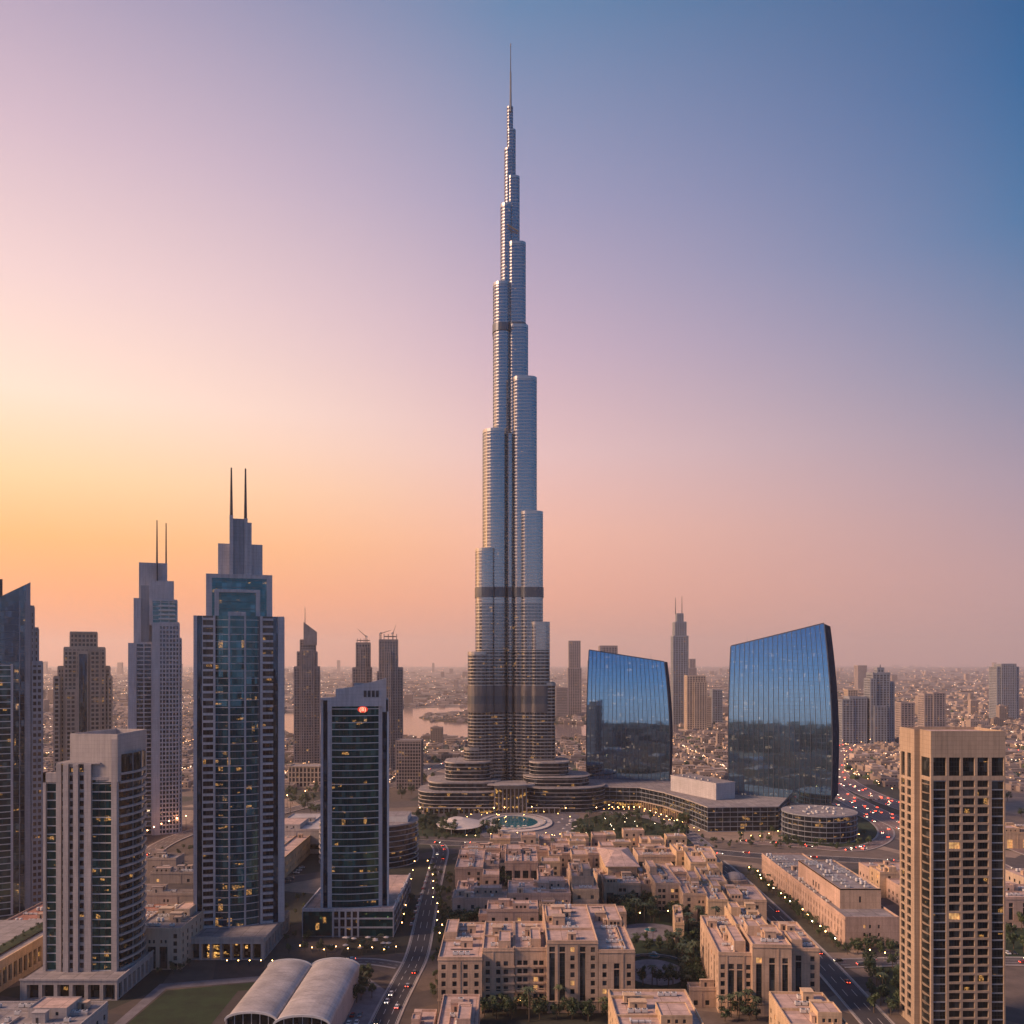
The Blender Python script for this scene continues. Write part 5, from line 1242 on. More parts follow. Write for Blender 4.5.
# infill houses packed into the gaps of the quarter
FOOT = []
for o in scene.objects:
    if o.type == 'EMPTY' and o.get('category') == 'building' and o.location.y < 780:
        for c in o.children:
            if c.name.startswith('wall'):
                xs = [v.co.x for v in c.data.vertices]; ys = [v.co.y for v in c.data.vertices]
                FOOT.append((o.location.x+min(xs), o.location.x+max(xs), o.location.y+min(ys), o.location.y+max(ys)))
ri = random.Random(77); made = 0
for _ in range(900):
    if made >= 34: break
    px, py = ri.choice(((ri.uniform(452, 602), ri.uniform(846, 935)), (ri.uniform(600, 735), ri.uniform(846, 897))))
    x, y = gp(px, py); w_ = ri.uniform(9, 19); d_ = ri.uniform(9, 20); h_ = ri.uniform(8, 15)
    if x < -42 or x+w_ > 148: continue
    if any(x < b+1 and x+w_ > a-1 and y < e+1 and y+d_ > c-1 for a, b, c, e in FOOT): continue
    if 440 < y < 470 and x < 80: continue
    FOOT.append((x, x+w_, y, y+d_)); made += 1
    q0 = 512+x/y*F; q1 = 512+(x+w_)/y*F
    villa(q0, q1, HY+(HC-h_)*F/y, None, h_, 'small flat-roofed sandstone house packed between the larger blocks of the quarter', 'w'*max(1, int(w_/5)), wl=ri.choice(('sandstone','sandstone_pink','sandstone_gold')), Yf=y, depth=d_, group='small infill houses of the sandstone quarter', kit=ri.randint(0,2))
# dome terrace
th = thing('dome_kiosk', 'pale shallow dome on a ring terrace near the right-hand road', 'kiosk', (*gp(735, 872, 16), 0))
mb = MB(); 
for k in range(6):
    a0, a1 = k*15, (k+1)*15; r0, r1 = 7*math.cos(R(a0)), 7*math.cos(R(a1)); z0_, z1_ = 12+4*math.sin(R(a0)), 12+4*math.sin(R(a1))
    for q in range(20):
        b0, b1 = q/20*6.2832, (q+1)/20*6.2832
        mb.face([(r0*math.cos(b0),r0*math.sin(b0),z0_),(r0*math.cos(b1),r0*math.sin(b1),z0_),(r1*math.cos(b1),r1*math.sin(b1),z1_),(r1*math.cos(b0),r1*math.sin(b0),z1_)], 'roof_grey')
mb.prism(circ(0,0,8,8,24), 0, 12, 'sandstone'); mb.part('dome', th, world=False)

# ------------------------------------------------------------------ RIGHT-HAND SANDSTONE RANGE
def right_range():
    th = thing('long_sandstone_building', 'long sandstone building and raised roof block beside the lamp-lit trees', 'building', (181.8, 491, 0))
    w, d, h = 30, 164, 16; w = wx(899.5, 491) - 181.8; mb = MB(); jobs = []
    def W_(p, q, ops, z1=h):
        o, u, n = wall(mb, p, q, 0, z1, ops, 'sandstone_pink', .4); jobs.extend([(p, u, n, k, .4) for k in o])
    W_((0,0), (w,0), [(x-.6, x+.6, z, z+2) for x in (10.5, 13.6, 18.4) for z in (5.2, 9.6)])
    so = []
    for k in range(32):
        y = 3 + k*5.0; so += [(y-1.0, y+1.0, 4.2, 7.2), (y-1.0, y+1.0, 9.0, 11.8)]
    W_((0,d), (0,0), [(a, b, c, e) for a, b, c, e in so if b < d-2])
    W_((w,0),(w,d), []); W_((w,d),(0,d), [])
    mb.face([(.5,.5,h-1),(w-.5,.5,h-1),(w-.5,d-.5,h-1),(.5,d-.5,h-1)], 'roof_grey')
    o4 = [(0,0),(w,0),(w,d),(0,d)]; i4 = offset(o4, -.5)
    for i in range(4):
        j = (i+1) % 4; mb.face([(*o4[i],h),(*o4[j],h),(*i4[j],h),(*i4[i],h)], 'sandstone_pink'); mb.face([(*i4[j],h-1),(*i4[i],h-1),(*i4[i],h),(*i4[j],h)], 'sandstone_pink')
    for k in range(33): y = .5+k*5.0; mb.box(-.14, 0, y-.3, y+.3, 0, h-2.2, 'sandstone_pink') if y < d-.5 else None
    mb.box(-.4, 0, 0, d, h-2.2, h-1.7, 'sandstone_pink', bottom=True)
    mb.box(-1.2, 0, 0, 36, 0, 12.5, 'sandstone_pink', top='roof_pink') if False else None
    mb.part('wall', th, world=False)
    mb = MB(); x0, x1 = wx(840,510.6)-181.8, wx(881,510.6)-181.8; y0, y1 = 19.6, 94; H = 26.4
    op, u, n = wall(mb, (x0,y0),(x1,y0), h-1, H, [(x0+6.5, x0+7.8, 18.5, 22)], 'sandstone', .4); jobs.append(((x0,y0),u,n,op[0],.4)) if op else None
    sl, u2, n2 = wall(mb, (x0,y1),(x0,y0), h-1, H, [(28+k*5, 30+k*5, 17, 20.5) for k in range(3)], 'sandstone_pink', .4); jobs.extend([((x0,y1),u2,n2,k,.4) for k in sl])
    wall(mb, (x1,y0),(x1,y1), h-1, H, [], 'sandstone'); wall(mb, (x1,y1),(x0,y1), h-1, H, [], 'sandstone')
    mb.face([(x0,y0,H-.8),(x1,y0,H-.8),(x1,y1,H-.8),(x0,y1,H-.8)], 'roof_grey')
    for a, b, c, e in ((x0,x1,y0,y0+.5),(x0,x1,y1-.5,y1),(x0,x0+.5,y0+.5,y1-.5),(x1-.5,x1,y0+.5,y1-.5)): mb.box(a, b, c, e, H-.75, H, 'sandstone')
    mb.part('raised_block', th, world=False)
    jobs.sort(key=lambda j: -(j[0][0]) - j[3][0]*0); put_windows(th, jobs, cap=90, litp=.04)
    roof_kit(th, x0+1, x1-1, y0+2, y1-2, H-.79, 26, 5, ['ac2','ac','tank','ac2','duct']); roof_kit(th, 1, x0-1, 30, d-3, h-.99, 14, 9, ['ac','tank','ac']); roof_kit(th, 2, w-2, 97, d-3, h-.99, 14, 11)
right_range()
V(930, 990, 903, 862, 13, 'flat pink sandstone building between the long building and the stone tower', 'wwww', wl='sandstone_pink', Yf=530, depth=112, kit=26)
V(880, 899, 872, 866, 17, 'small rooftop pavilion house at the rear of the flat pink building', 'w', wl='sandstone_gold')
V(1004, 1060, 897, 884, 18, 'sandstone building with tall arches at the right edge', 'TTTT', wl='sandstone_pink')
V(1002, 1050, 832, 824, 14, 'orange building with a golden front at the right edge', 'AAA', wl='sandstone_gold', litp=.9, rf='red_roof')
for k, (X_, Y_, w_, d_, h_) in enumerate(((292,560,30,26,12),(335,585,34,30,14),(380,600,30,34,11),(300,610,26,20,9),(430,640,40,34,15),(350,520,26,30,13),(470,700,40,30,12),(395,530,30,26,10))):
    villa(512+X_/Y_*F, 512+(X_+w_)/Y_*F, HY+(HC-h_)*F/Y_, None, h_, 'low pinkish building in the district right of the tan stone tower', 'w'*int(w_/6), wl=('sandstone_pink','beige_concrete')[k % 2], Yf=Y_, depth=d_, group='low buildings right of the stone tower')
# ------------------------------------------------------------------ LOW BUILDINGS ON THE LEFT
def arcade_left():
    th = thing('arcaded_building', 'long low building with a gold-lit colonnade and planted roof, by the left edge', 'building', (-240, 400, 0))
    mb = MB(); w, d, h = 40, 92, 14
    ops, u, n = wall(mb, (0,0),(0,d), 0, h, [(2+k*4.5, 5+k*4.5, 2.5, 10.5) for k in range(20)], 'sandstone_gold', 1.2)
    wall(mb, (-w,0),(0,0), 0, h, [(3+k*5, 5.5+k*5, 2.5, 10) for k in range(7)], 'sandstone_gold', .6); wall(mb, (0,d),(-w,d), 0, h, [], 'sandstone_gold')
    mb.face([(-w,0,h),(0,0,h),(0,d,h),(-w,d,h)], 'roof_grey'); mb.box(-.5, .4, 0, d, h, h+1, 'sandstone_gold', bottom=True); mb.part('wall', th, world=False)
    mg = MB(); mg.face([(-1.1,1,1),(-1.1,d-1,1),(-1.1,d-1,11),(-1.1,1,11)], 'glass_shop'); mg.part('glazing', th, world=False)
    mp = MB(); mp.box(-13, -6, 6, d-4, h+.02, h+.9, 'soil', top='grass'); mp.part('roof_garden', th, world=False)
arcade_left()
V(-60, 71, 1032, 1001, 15, 'flat-roofed building with curved plant room, cut by the bottom left corner', 'wwww', wl='warm_panel', rf='roof_grey')
V(134, 181, 928, 904, 21, 'beige hall with a dark glazed entrance between the two nearest left towers', 'wAAw', wl='beige_concrete', rf='roof_grey', kit=24)
V(132, 200, 893, 889, 16, 'stepped beige wall building behind the beige hall', 'wAw', wl='brown_concrete', rf='roof_grey')
V(0, 150, 918, 900, 10, 'long red-brown roofed shed between the slanted tower and the pale balcony tower', '.....', wl='sandstone_pink', rf='red_roof', Yf=500, depth=60)
th, w, d, hh = V(270, 335, 829, 813, 20, 'wide pale-roofed hall between the twin-spire tower and the emerald tower', '.....', wl='warm_panel', rf='vault_roof', kit=3)
mb = MB(); mb.box(2, w-2, -.3, 0, 4, 7.5, 'glass_black', bottom=True); mb.part('glazing', th, world=False)
def long_gold():
    th = thing('long_gold_building', 'long narrow gold-stone building running away behind the twin-spire tower', 'building', (-163, 560, 0))
    mb = MB(); d, w, h = 190, 34, 15; jobs = []
    o, u, n = wall(mb, (0,0),(0,d), 0, h, [(2+k*5, 3.8+k*5, z, z+2.4) for k in range(36) for z in (2.5, 8)], 'sandstone_gold', .4); jobs = [((0,0),u,n,k,.4) for k in o]
    wall(mb, (-w,0),(0,0), 0, h, [], 'sandstone_gold'); wall(mb, (0,d),(-w,d), 0, h, [], 'sandstone_gold'); mb.face([(-w,0,h-1),(0,0,h-1),(0,d,h-1),(-w,d,h-1)], 'roof_pink')
    for x in (-.5, -12, -23, -w): mb.box(x, x+.5, 0, d, h-.99, h, 'sandstone_gold')
    mb.part('wall', th, world=False); put_windows(th, jobs, cap=72, litp=.2); roof_kit(th, -w+2, -2, 2, d-2, h-.98, 24, 3)
long_gold()
V(96, 118, 828, 820, 15, 'low block with lit ground floor beside the curved left road', 'AA', wl='beige_concrete', rf='roof_grey', litp=.6)
V(150, 196, 872, 866, 8, 'small low house in the bend of the left road', 'w.w', wl='brown_concrete', rf='roof_grey')
V(146, 176, 858, 853, 9, 'second low house nearer the lit left road', 'ww', wl='brown_concrete', rf='roof_grey')
# vaulted halls
def vault(label, x0, x1, y0, y1, zs, zc):
    th = thing('vaulted_hall', label, 'hall', ((x0+x1)/2, y0, 0), 0, 'pair of barrel-vaulted halls')
    mb = MB(); n = 18; r = (x1-x0)/2; mb.smooth = False; P = []
    for k in range(n+1):
        a = math.pi*k/n; P.append((-r*math.cos(a), zs+(zc-zs)*math.sin(a)))
    L = y1-y0; segs = 15
    for s_ in range(segs):
        a, b = L*s_/segs, L*(s_+1)/segs-.12
        for k in range(n):
            (xa, za), (xb, zb_) = P[k], P[k+1]; mb.face([(xa,a,za),(xa,b,za),(xb,b,zb_),(xb,a,zb_)][::-1], 'vault_roof')
        for k in range(n):
            (xa, za), (xb, zb_) = P[k], P[k+1]; mb.face([(xa,b,za-.08),(xa,b+.12,za-.08),(xb,b+.12,zb_-.08),(xb,b,zb_-.08)][::-1], 'dark_metal')
    for yy in (-.6, L):                                        # rim arches
        for k in range(n):
            (xa, za), (xb, zb_) = P[k], P[k+1]; f = 1.03
            mb.face([(xa*f,yy,za+.5),(xb*f,yy,zb_+.5),(xb*f,yy+.6,zb_+.5),(xa*f,yy+.6,za+.5)], 'white_metal'); mb.face([(xa,yy,za-.4),(xb,yy,zb_-.4),(xb*f,yy,zb_+.5),(xa*f,yy,za+.5)], 'white_metal')
    mb.part('vault', th, world=False)
    mb = MB(); mb.box(-r, -r+.5, 0, L, 0, zs, 'warm_panel'); mb.box(r-.5, r, 0, L, 0, zs, 'warm_panel')
    mb.face([(p[0], 1.2, p[1]-.1) for p in P] + [(r,1.2,0), (-r,1.2,0)], 'glass_black') if False else None
    mb.face(([(-r,1.2,0),(r,1.2,0)] + [(p[0], 1.2, p[1]-.1) for p in P[::-1]]), 'glass_black'); mb.face(([(r,L-.5,0),(-r,L-.5,0)] + [(p[0], L-.5, p[1]-.1) for p in P]), 'warm_panel')
    for k in range(1, 6): x = -r+2*r*k/6; mb.box(x-.12, x+.12, .9, 1.15, 0, zs+(zc-zs)*math.sin(math.acos(max(-1,min(1,-x/r))))-.4, 'white_metal')
    mb.part('end_wall', th, world=False)
vault('left barrel-vaulted pale ribbed hall at the bottom edge by the lawn', -115, -94.6, 361, 424, 11.2, 14.6)
vault('right barrel-vaulted pale ribbed hall at the bottom edge, nearer the boulevard', -94.2, -72, 356, 424, 11.2, 15.2)

# ------------------------------------------------------------------ FOUNTAIN POOL AND PLAZA
px_, py_ = gp(515, 823); 
th = thing('fountain_pool', 'turquoise pool with a broad pale rim in front of the supertall', 'pool', (px_, py_, 0))
mb = MB(); rim = circ(0,0,36,50,40); inr = circ(0,0,22,33,40)
for i in range(40):
    j = (i+1) % 40; mb.face([(*rim[i],1.2),(*rim[j],1.2),(*inr[j],1.6),(*inr[i],1.6)], 'canvas'); mb.face([(*rim[i],0),(*rim[j],0),(*rim[j],1.2),(*rim[i],1.2)], 'warm_panel'); mb.face([(*inr[j],.8),(*inr[i],.8),(*inr[i],1.6),(*inr[j],1.6)], 'warm_panel')
for r1, r2 in ((30, 42),):
    q = circ(0,0,r1,r2,40); q2 = circ(0,0,r1-1.2,r2-1.2,40)
    for i in range(40):
        j = (i+1) % 40; mb.face([(*q[i],2.1),(*q[j],2.1),(*q2[j],2.1),(*q2[i],2.1)], 'kerb'); mb.face([(*q[i],1.2),(*q[j],1.2),(*q[j],2.1),(*q[i],2.1)], 'kerb')
mb.part('rim', th, world=False); mw = MB(); mw.face([(*p, 1.05) for p in inr], 'pool_water'); mw.part('pool_surface', th, world=False)
th = thing('pavilion', 'white tent-roofed pavilion left of the fountain pool', 'pavilion', (*gp(460, 829), 0))
mb = MB(); q = circ(0,0,22,30,20); top = circ(-3,4,6,9,20)
for i in range(20):
    j = (i+1) % 20; mb.face([(*q[i],5),(*q[j],5),(*top[j],9.5),(*top[i],9.5)], 'canvas')
mb.face([(*p, 9.5) for p in top], 'canvas'); mb.face([(*p, 4.95) for p in q[::-1]], 'canvas'); mb.part('roof', th, world=False)
mb = MB(); 
for i in range(0, 20, 2): mb.tube((q[i][0]*.93, q[i][1]*.93, 0), (q[i][0]*.93, q[i][1]*.93, 5), .25, .25, 'white_metal', 6)
mb.prism(circ(0,0,15,22,20), 0, 4.9, 'glass_window'); mb.part('wall', th, world=False)
def parasols(spots, label, group):
    mb = MB(); mb.tube((0,0,0),(0,0,2.6),.06,.06,'dark_metal',6); m1 = mb
    for i in range(8):
        a, b = i/8*6.2832, (i+1)/8*6.2832; m1.face([(1.7*math.cos(a),1.7*math.sin(a),2.3),(1.7*math.cos(b),1.7*math.sin(b),2.3),(0,0,3.0)], 'canvas')
    me = m1.mesh('parasol')
    for x, y in spots:
        o = bpy.data.objects.new('parasol', me); COL.objects.link(o); o.location = (x, y, 1.21 if 'pool' in label else .1); tag(o, label, 'parasol', group)
rp = random.Random(3)
parasols([(px_+29.5*math.cos(a), py_+36*math.sin(a)) for a in [rp.uniform(3.3, 6.1) for _ in range(14)]], 'small pale parasol on the pool rim', 'parasols round the fountain pool')
parasols([gp(rp.uniform(556,578), rp.uniform(822,840)) for _ in range(22)], 'small pale parasol on the terrace right of the pool', 'parasols on the cafe terrace')
parasols([gp(rp.uniform(325,395), rp.uniform(941,952)) for _ in range(14)], 'small pale parasol in front of the emerald tower podium', 'parasols by the emerald tower')
# small plaza fountains in the courtyard
for (x, y), lb in ((gp(654,956), 'round fountain with shrubs in the front courtyard circle'), (gp(650,931), 'round fountain at the middle of the rear courtyard circle')):
    th = thing('fountain', lb, 'fountain', (x, y, .1)); mb = MB(); mb.prism(circ(0,0,3.2,3.2,20), 0, .7, 'kerb', top='pool_water'); mb.tube((0,0,.7),(0,0,2.2),.5,.3,'kerb',8); mb.prism(circ(0,0,1.2,1.2,12), 1.8, 2.0, 'kerb'); mb.part('basin', th, world=False)
mb = MB(); a0 = [(cx_+21*math.cos(R(a)), cy_+24*math.sin(R(a))) for a in range(-20, 150, 10)]
for i in range(len(a0)-1):
    p, q = Vector(a0[i]), Vector(a0[i+1]); L = (q-p).length; u = (q-p)/L; mb.obox(tuple(p), tuple(u), (u.y,-u.x), 0, L, -.3, .3, 0, 1.4, 'kerb')
mb.top('garden_wall', 'low pale curved wall round the front courtyard circle', 'wall')

# ------------------------------------------------------------------ TREES
def tree_meshes(seed, h=8.0, r=3.0, n=650, conifer=False):
    rr = random.Random(seed); tr = MB()
    tr.tube((0,0,0),(.15,.1,h*.45),.24,.16,'bark',7)
    for k in range(5):
        a = rr.random()*6.28; tr.tube((.12,.08,h*(.3+.03*k)),(r*.55*math.cos(a), r*.55*math.sin(a), h*(.55+.05*k)),.11,.04,'bark',5)
    cr = MB(); cl = []
    for k in range(11):
        a = rr.random()*6.28; q = rr.random()**.6*r*.72; cl.append((q*math.cos(a), q*math.sin(a), h*(.42+.46*rr.random()), r*rr.uniform(.28,.5)))
    for k in range(n):
        c = rr.choice(cl); d = Vector((rr.gauss(0,1), rr.gauss(0,1), rr.gauss(0,.8))).normalized()*c[3]*rr.uniform(.55,1.08); p = Vector(c[:3])+d
        nrm = (d.normalized()+Vector((rr.uniform(-.7,.7), rr.uniform(-.7,.7), rr.uniform(-.3,.8)))).normalized(); a = nrm.orthogonal().normalized(); b = nrm.cross(a); s_ = rr.uniform(.18,.42); t_ = rr.random()*6.28
        a, b = a*math.cos(t_)+b*math.sin(t_), b*math.cos(t_)-a*math.sin(t_)
        cr.face([tuple(p-a*s_-b*s_*.5), tuple(p+a*s_*.3-b*s_*.7), tuple(p+a*s_+b*s_*.2), tuple(p-a*s_*.2+b*s_*.7)], 'foliage')
    return tr.mesh('trunk'), cr.mesh('crown')
def palm_meshes(seed, h=9.0):
    rr = random.Random(seed); tr = MB(); lean = rr.uniform(-.5,.5)
    tr.tube((0,0,0),(lean*.4,0,h*.5),.26,.2,'bark',8); tr.tube((lean*.4,0,h*.5),(lean,0,h),.2,.17,'bark',8)
    cr = MB()
    for k in range(22):
        a = k/22*6.283+rr.uniform(-.15,.15); el_ = rr.uniform(-.2,1.1); L = rr.uniform(2.6,3.4); prev = None
        for s_ in range(6):
            t_ = s_/5; q = L*t_; z = h + q*math.sin(el_)*.7 - 1.5*t_*t_*(1.2); rad = q*math.cos(el_*.6)
            w = .42*math.sin(math.pi*min(.97, .15+t_*.85)); c, s2 = math.cos(a), math.sin(a)
            l_ = (lean+rad*c-s2*w, rad*s2+c*w, z-.18); m_ = (lean+rad*c, rad*s2, z); r_ = (lean+rad*c+s2*w, rad*s2-c*w, z-.18)
            if prev: cr.face([prev[0],l_,m_,prev[1]][::-1], 'palm_foliage'); cr.face([prev[1],m_,r_,prev[2]][::-1], 'palm_foliage')
            prev = (l_, m_, r_)
    return tr.mesh('trunk'), cr.mesh('crown')
TR = [tree_meshes(k, h, r, n) for k, (h, r, n) in enumerate(((8,3.2,700),(9.5,3.6,800),(7,3.0,600),(8.5,2.6,600)))]
PL = [palm_meshes(k+20, h) for k, h in enumerate((8,10,11.5))]
TINY = {}
def merged(i, palm):
    k = (i, palm)
    if k not in TINY:
        src = (PL if palm else TR)[i]; mb = MB()
        for me in src:
            for p in me.polygons: mb.face([tuple(me.vertices[v].co) for v in p.vertices], me.materials[p.material_index].name)
        TINY[k] = mb.mesh('tree')
    return TINY[k]
rt = random.Random(11)
def tree(x, y, label, group, palm=False, s=1.0, parts=True, z=0.0):
    i = rt.randrange(3 if palm else 4); nm = 'palm_tree' if palm else 'broadleaf_tree'; shrub = s <= .7 and not palm
    if shrub: nm = 'shrub'; label = label.replace('tree', 'shrub'); group = group.replace('trees', 'shrubs')  # trees scaled small are named shrubs here, same trunk and crown meshes
    sc_ = s*rt.uniform(.82,1.2)
    if parts:
        o = thing(nm, label, 'palm tree' if palm else 'shrub' if shrub else 'tree', (x, y, z), rt.random()*6.28, group); a, b = (PL if palm else TR)[i]
        child('trunk', a, o); child('crown', b, o)
    else:
        o = bpy.data.objects.new(nm, merged(i, palm)); COL.objects.link(o); o.location = (x, y, z); o.rotation_euler.z = rt.random()*6.28; tag(o, label, 'palm tree' if palm else 'shrub' if shrub else 'tree', group)
    o.scale = (sc_, sc_, sc_*rt.uniform(.9,1.15)); return o
def scatter(n, x0, x1, y0, y1, label, group, palm=.2, s=1.0, parts=True, mind=4.5, test=None, h=0):
    pts = []; tries = 0
    while len(pts) < n and tries < n*60:
        tries += 1; x, y = gp(rt.uniform(x0,x1), rt.uniform(y0,y1), h)
        if test and not test(x, y): continue
        if any((x-a)**2+(y-b)**2 < mind*mind for a, b in pts): continue
        pts.append((x, y)); pl = rt.random() < palm
        tree(x, y, label if not pl else label.replace('bushy tree', 'palm').replace('tree along', 'palm along').replace('tree in', 'palm in').replace('tree on', 'palm on').replace('roadside tree', 'roadside palm'), group if not pl else group.replace('trees', 'palms'), pl, s, parts)
    return pts
occupied = []
for o in list(scene.objects):
    if o.type == 'EMPTY' and o.get('category') in ('building', 'kiosk', 'hall'):
        bb = [c.matrix_basis for c in o.children if c.type == 'MESH']
        for c in o.children:
            if c.name.startswith('wall'):
                xs = [v.co.x for v in c.data.vertices]; ys = [v.co.y for v in c.data.vertices]
                a = o.rotation_euler.z; occupied.append((o.location.x, o.location.y, a, min(xs), max(xs), min(ys), max(ys)))
def free(x, y, m=1.2):
    for ox, oy, a, x0, x1, y0, y1 in occupied:
        dx, dy = x-ox, y-oy; u = dx*math.cos(-a)-dy*math.sin(-a); v = dx*math.sin(-a)+dy*math.cos(-a)
        if x0-m < u < x1+m and y0-m < v < y1+m: return False
    return True
circle = lambda x, y: free(x, y, 1.5) and ((x-cx_)/14)**2+((y-cy_)/18)**2 > 1 and ((x-cx2)/18)**2+((y-cy2)/16)**2 > 1
scatter(40, 612, 690, 896, 926, 'bushy tree in the palm garden behind the courtyard', 'trees in the palm garden', .25, 1.1, test=circle, mind=3.6)
scatter(40, 668, 722, 925, 988, 'bushy tree along the gold side wall of the courtyard', 'trees along the courtyard wall', .25, 1.1, test=circle, mind=3.6)
scatter(22, 632, 695, 936, 953, 'bushy tree between the two courtyard circles', 'trees between the courtyard circles', .2, .7, test=circle)
scatter(8, 640, 690, 975, 990, 'bushy tree at the front of the courtyard', 'trees at the courtyard front', .5, .9, test=circle)
scatter(10, 449, 486, 918, 932, 'dark bushy tree behind the corner block', 'trees behind the corner block', 0, 1.1, test=free, mind=3.6)
scatter(9, 484, 508, 878, 893, 'dark bushy tree in the square by the arcaded pavilion', 'trees in the small square', 0, 1.1, test=free, mind=3.6)
scatter(10, 484, 546, 1003, 1022, 'bushy tree in front of the recessed wings at the bottom edge', 'trees below the recessed wings', .3, 1.1, test=free, mind=4)
scatter(9, 556, 615, 1014, 1022, 'bushy tree in front of the tallest front block', 'trees below the tallest front block', .5, 1.0, test=free, mind=4)
scatter(8, 720, 762, 1010, 1022, 'bushy tree in front of the right courtyard block', 'trees below the right courtyard block', .5, 1.0, test=free, mind=4)
scatter(8, 518, 545, 925, 934, 'small bushy tree between the pavilion block and its neighbour', 'trees by the pavilion block', 0, .8, test=free, mind=3)
scatter(6, 643, 706, 866, 880, 'small bushy tree among the rear sandstone houses', 'trees among the rear houses', .2, .7, test=free)
for k in range(30): tree(175.5+rt.uniform(-2.2,2.2), 484+k*6.0, 'bushy tree in the lamp-lit row beside the long sandstone building', 'trees in the lamp-lit row', rt.random() < .15, .75)
scatter(24, 868, 908, 966, 1015, 'bushy tree in the garden left of the stone tower foot', 'trees by the stone tower', .2, 1.0, test=free)
scatter(12, 845, 898, 948, 960, 'small bushy tree beside the side road', 'trees by the side road', .2, .8, test=lambda x, y: free(x, y) and y > 474)
scatter(20, 415, 455, 818, 836, 'dark bushy tree in the grove left of the white pavilion', 'trees left of the pavilion', .1, 1.2, False, mind=5)
scatter(12, 478, 500, 828, 838, 'small bushy tree round the fountain pool', 'trees round the fountain pool', .2, 1.0, False)
scatter(66, 574, 688, 819, 843, 'bushy tree in the dark oval garden', 'trees in the oval garden', .1, 1.15, False, mind=4.5)
scatter(16, 740, 870, 832, 847, 'bushy tree round the drum building', 'trees round the drum', .1, .9, False, mind=5, test=lambda x, y: (x-c0)**2+(y-800)**2 > 36**2 and y < 835)
for k in range(16):
    x, y = gp(427-k*.6, 945-k*5); tree(x+11, y, 'small lit tree on the right pavement of the boulevard', 'trees on the boulevard pavement', False, .6)
scatter(10, 402, 414, 900, 930, 'small tree on the left pavement of the boulevard by the emerald podium', 'trees by the emerald podium', .4, .7, mind=3)
scatter(12, 318, 398, 947, 957, 'small tree in the planted strip before the emerald tower', 'trees in the planted strip', .3, .6, mind=3)
scatter(9, 355, 372, 977, 1003, 'dark bushy tree beside the right vaulted hall', 'trees beside the vaulted hall', 0, .9, mind=3)
for k in range(14): tree(-240+rt.uniform(-12,-7)+0, 412+k*5, 'shrub on the planted roof of the arcaded building', 'shrubs on the planted roof', False, .3, False, 14.9)
for k in range(9): tree(garden_spot[0]-2+k*.9, garden_spot[1]-1.6+rt.uniform(0,2.4), 'dense green shrub in the roof garden of the pale balcony tower', 'shrubs of the roof garden', False, .32, False, garden_spot[2])
scatter(14, 288, 320, 790, 815, 'roadside tree in the green wedge below the arcaded block', 'trees in the green wedge', .1, 1.3, False, mind=8)
scatter(12, 400, 440, 775, 800, 'tree along the road to the creek', 'trees along the creek road', .1, 1.3, False, mind=8)
scatter(10, 1006, 1060, 770, 830, 'dark tree in the open ground beyond the stone tower', 'trees beyond the stone tower', .1, 1.3, False, mind=6)
scatter(14, 1008, 1040, 905, 960, 'tree in the garden right of the stone tower', 'trees right of the stone tower', .2, 1.0, False, mind=5)

for (a, b, c, e, n_, lb, gr) in ((438,452,860,915,16,'bushy shrub in the strip between boulevard and sandstone quarter','shrubs in the boulevard strip'),
    (432,440,925,1000,12,'bushy shrub on the corner strip by the corner block','shrubs on the corner strip'),
    (770,860,842,850,22,'bushy shrub along the cross road before the drum','shrubs before the drum'),
    (700,765,840,849,16,'bushy shrub along the cross road before the glass podium','shrubs before the glass podium'),
    (412,470,838,841,12,'bushy shrub along the edge of the cross road','shrubs along the cross road'),
    (285,322,895,960,16,'bushy shrub in the yard beside the emerald tower podium','shrubs in the yard by the emerald podium'),
    (130,190,958,975,8,'bushy shrub before the beige hall','shrubs before the beige hall'),
    (150,200,845,885,16,'bushy shrub among the low houses by the left road','shrubs among the low houses')):
    scatter(n_, a, c and b, c, e, lb, gr, 0, .55, False, test=free, mind=2.4)

# ------------------------------------------------------------------ LAMPS
def lamp_mesh(h, m):
    mb = MB(); mb.tube((0,0,0),(0,0,h),.12,.08,'dark_metal',6)
    for k in range(4):
        a0, a1 = -90+k*45, -45+k*45
        for q in range(8):
            b0, b1 = q/8*6.283, (q+1)/8*6.283; r = .28
            f = lambda e, b: (r*math.cos(R(e))*math.cos(b), r*math.cos(R(e))*math.sin(b), h+.35+r*math.sin(R(e)))
            mb.face([f(a0,b0),f(a0,b1),f(a1,b1),f(a1,b0)], m)
    return mb.mesh('street_lamp')
LM = {('w',4): lamp_mesh(4,'lamp_warm'), ('w',9): lamp_mesh(9,'lamp_road'), ('c',4): lamp_mesh(4,'lamp_white')}
def lamp(x, y, label, group, kind=('w',4), z=0, s=1):
    o = bpy.data.objects.new('street_lamp', LM[kind]); COL.objects.link(o); o.location = (x, y, z); o.scale = (s,s,s); tag(o, label, 'street lamp', group)
for k in range(15): lamp(173+rt.uniform(-1,3), 486+k*12.2+rt.uniform(-4,4), 'glowing globe lamp in the tree row by the long sandstone building', 'lamps in the tree row', ('w' if k % 3 else 'c', 4), s=1.25)
for k in range(12): x, y = gp(428-k*.9, 948-k*7.5); lamp(x+7.5+rt.uniform(-1,2), y+rt.uniform(-4,4), 'glowing lamp on the right pavement of the boulevard', 'lamps on the boulevard, right side')
for k in range(8): x, y = gp(402+k*1.8, 930-k*9); lamp(x, y, 'glowing lamp on the left pavement of the boulevard', 'lamps on the boulevard, left side')
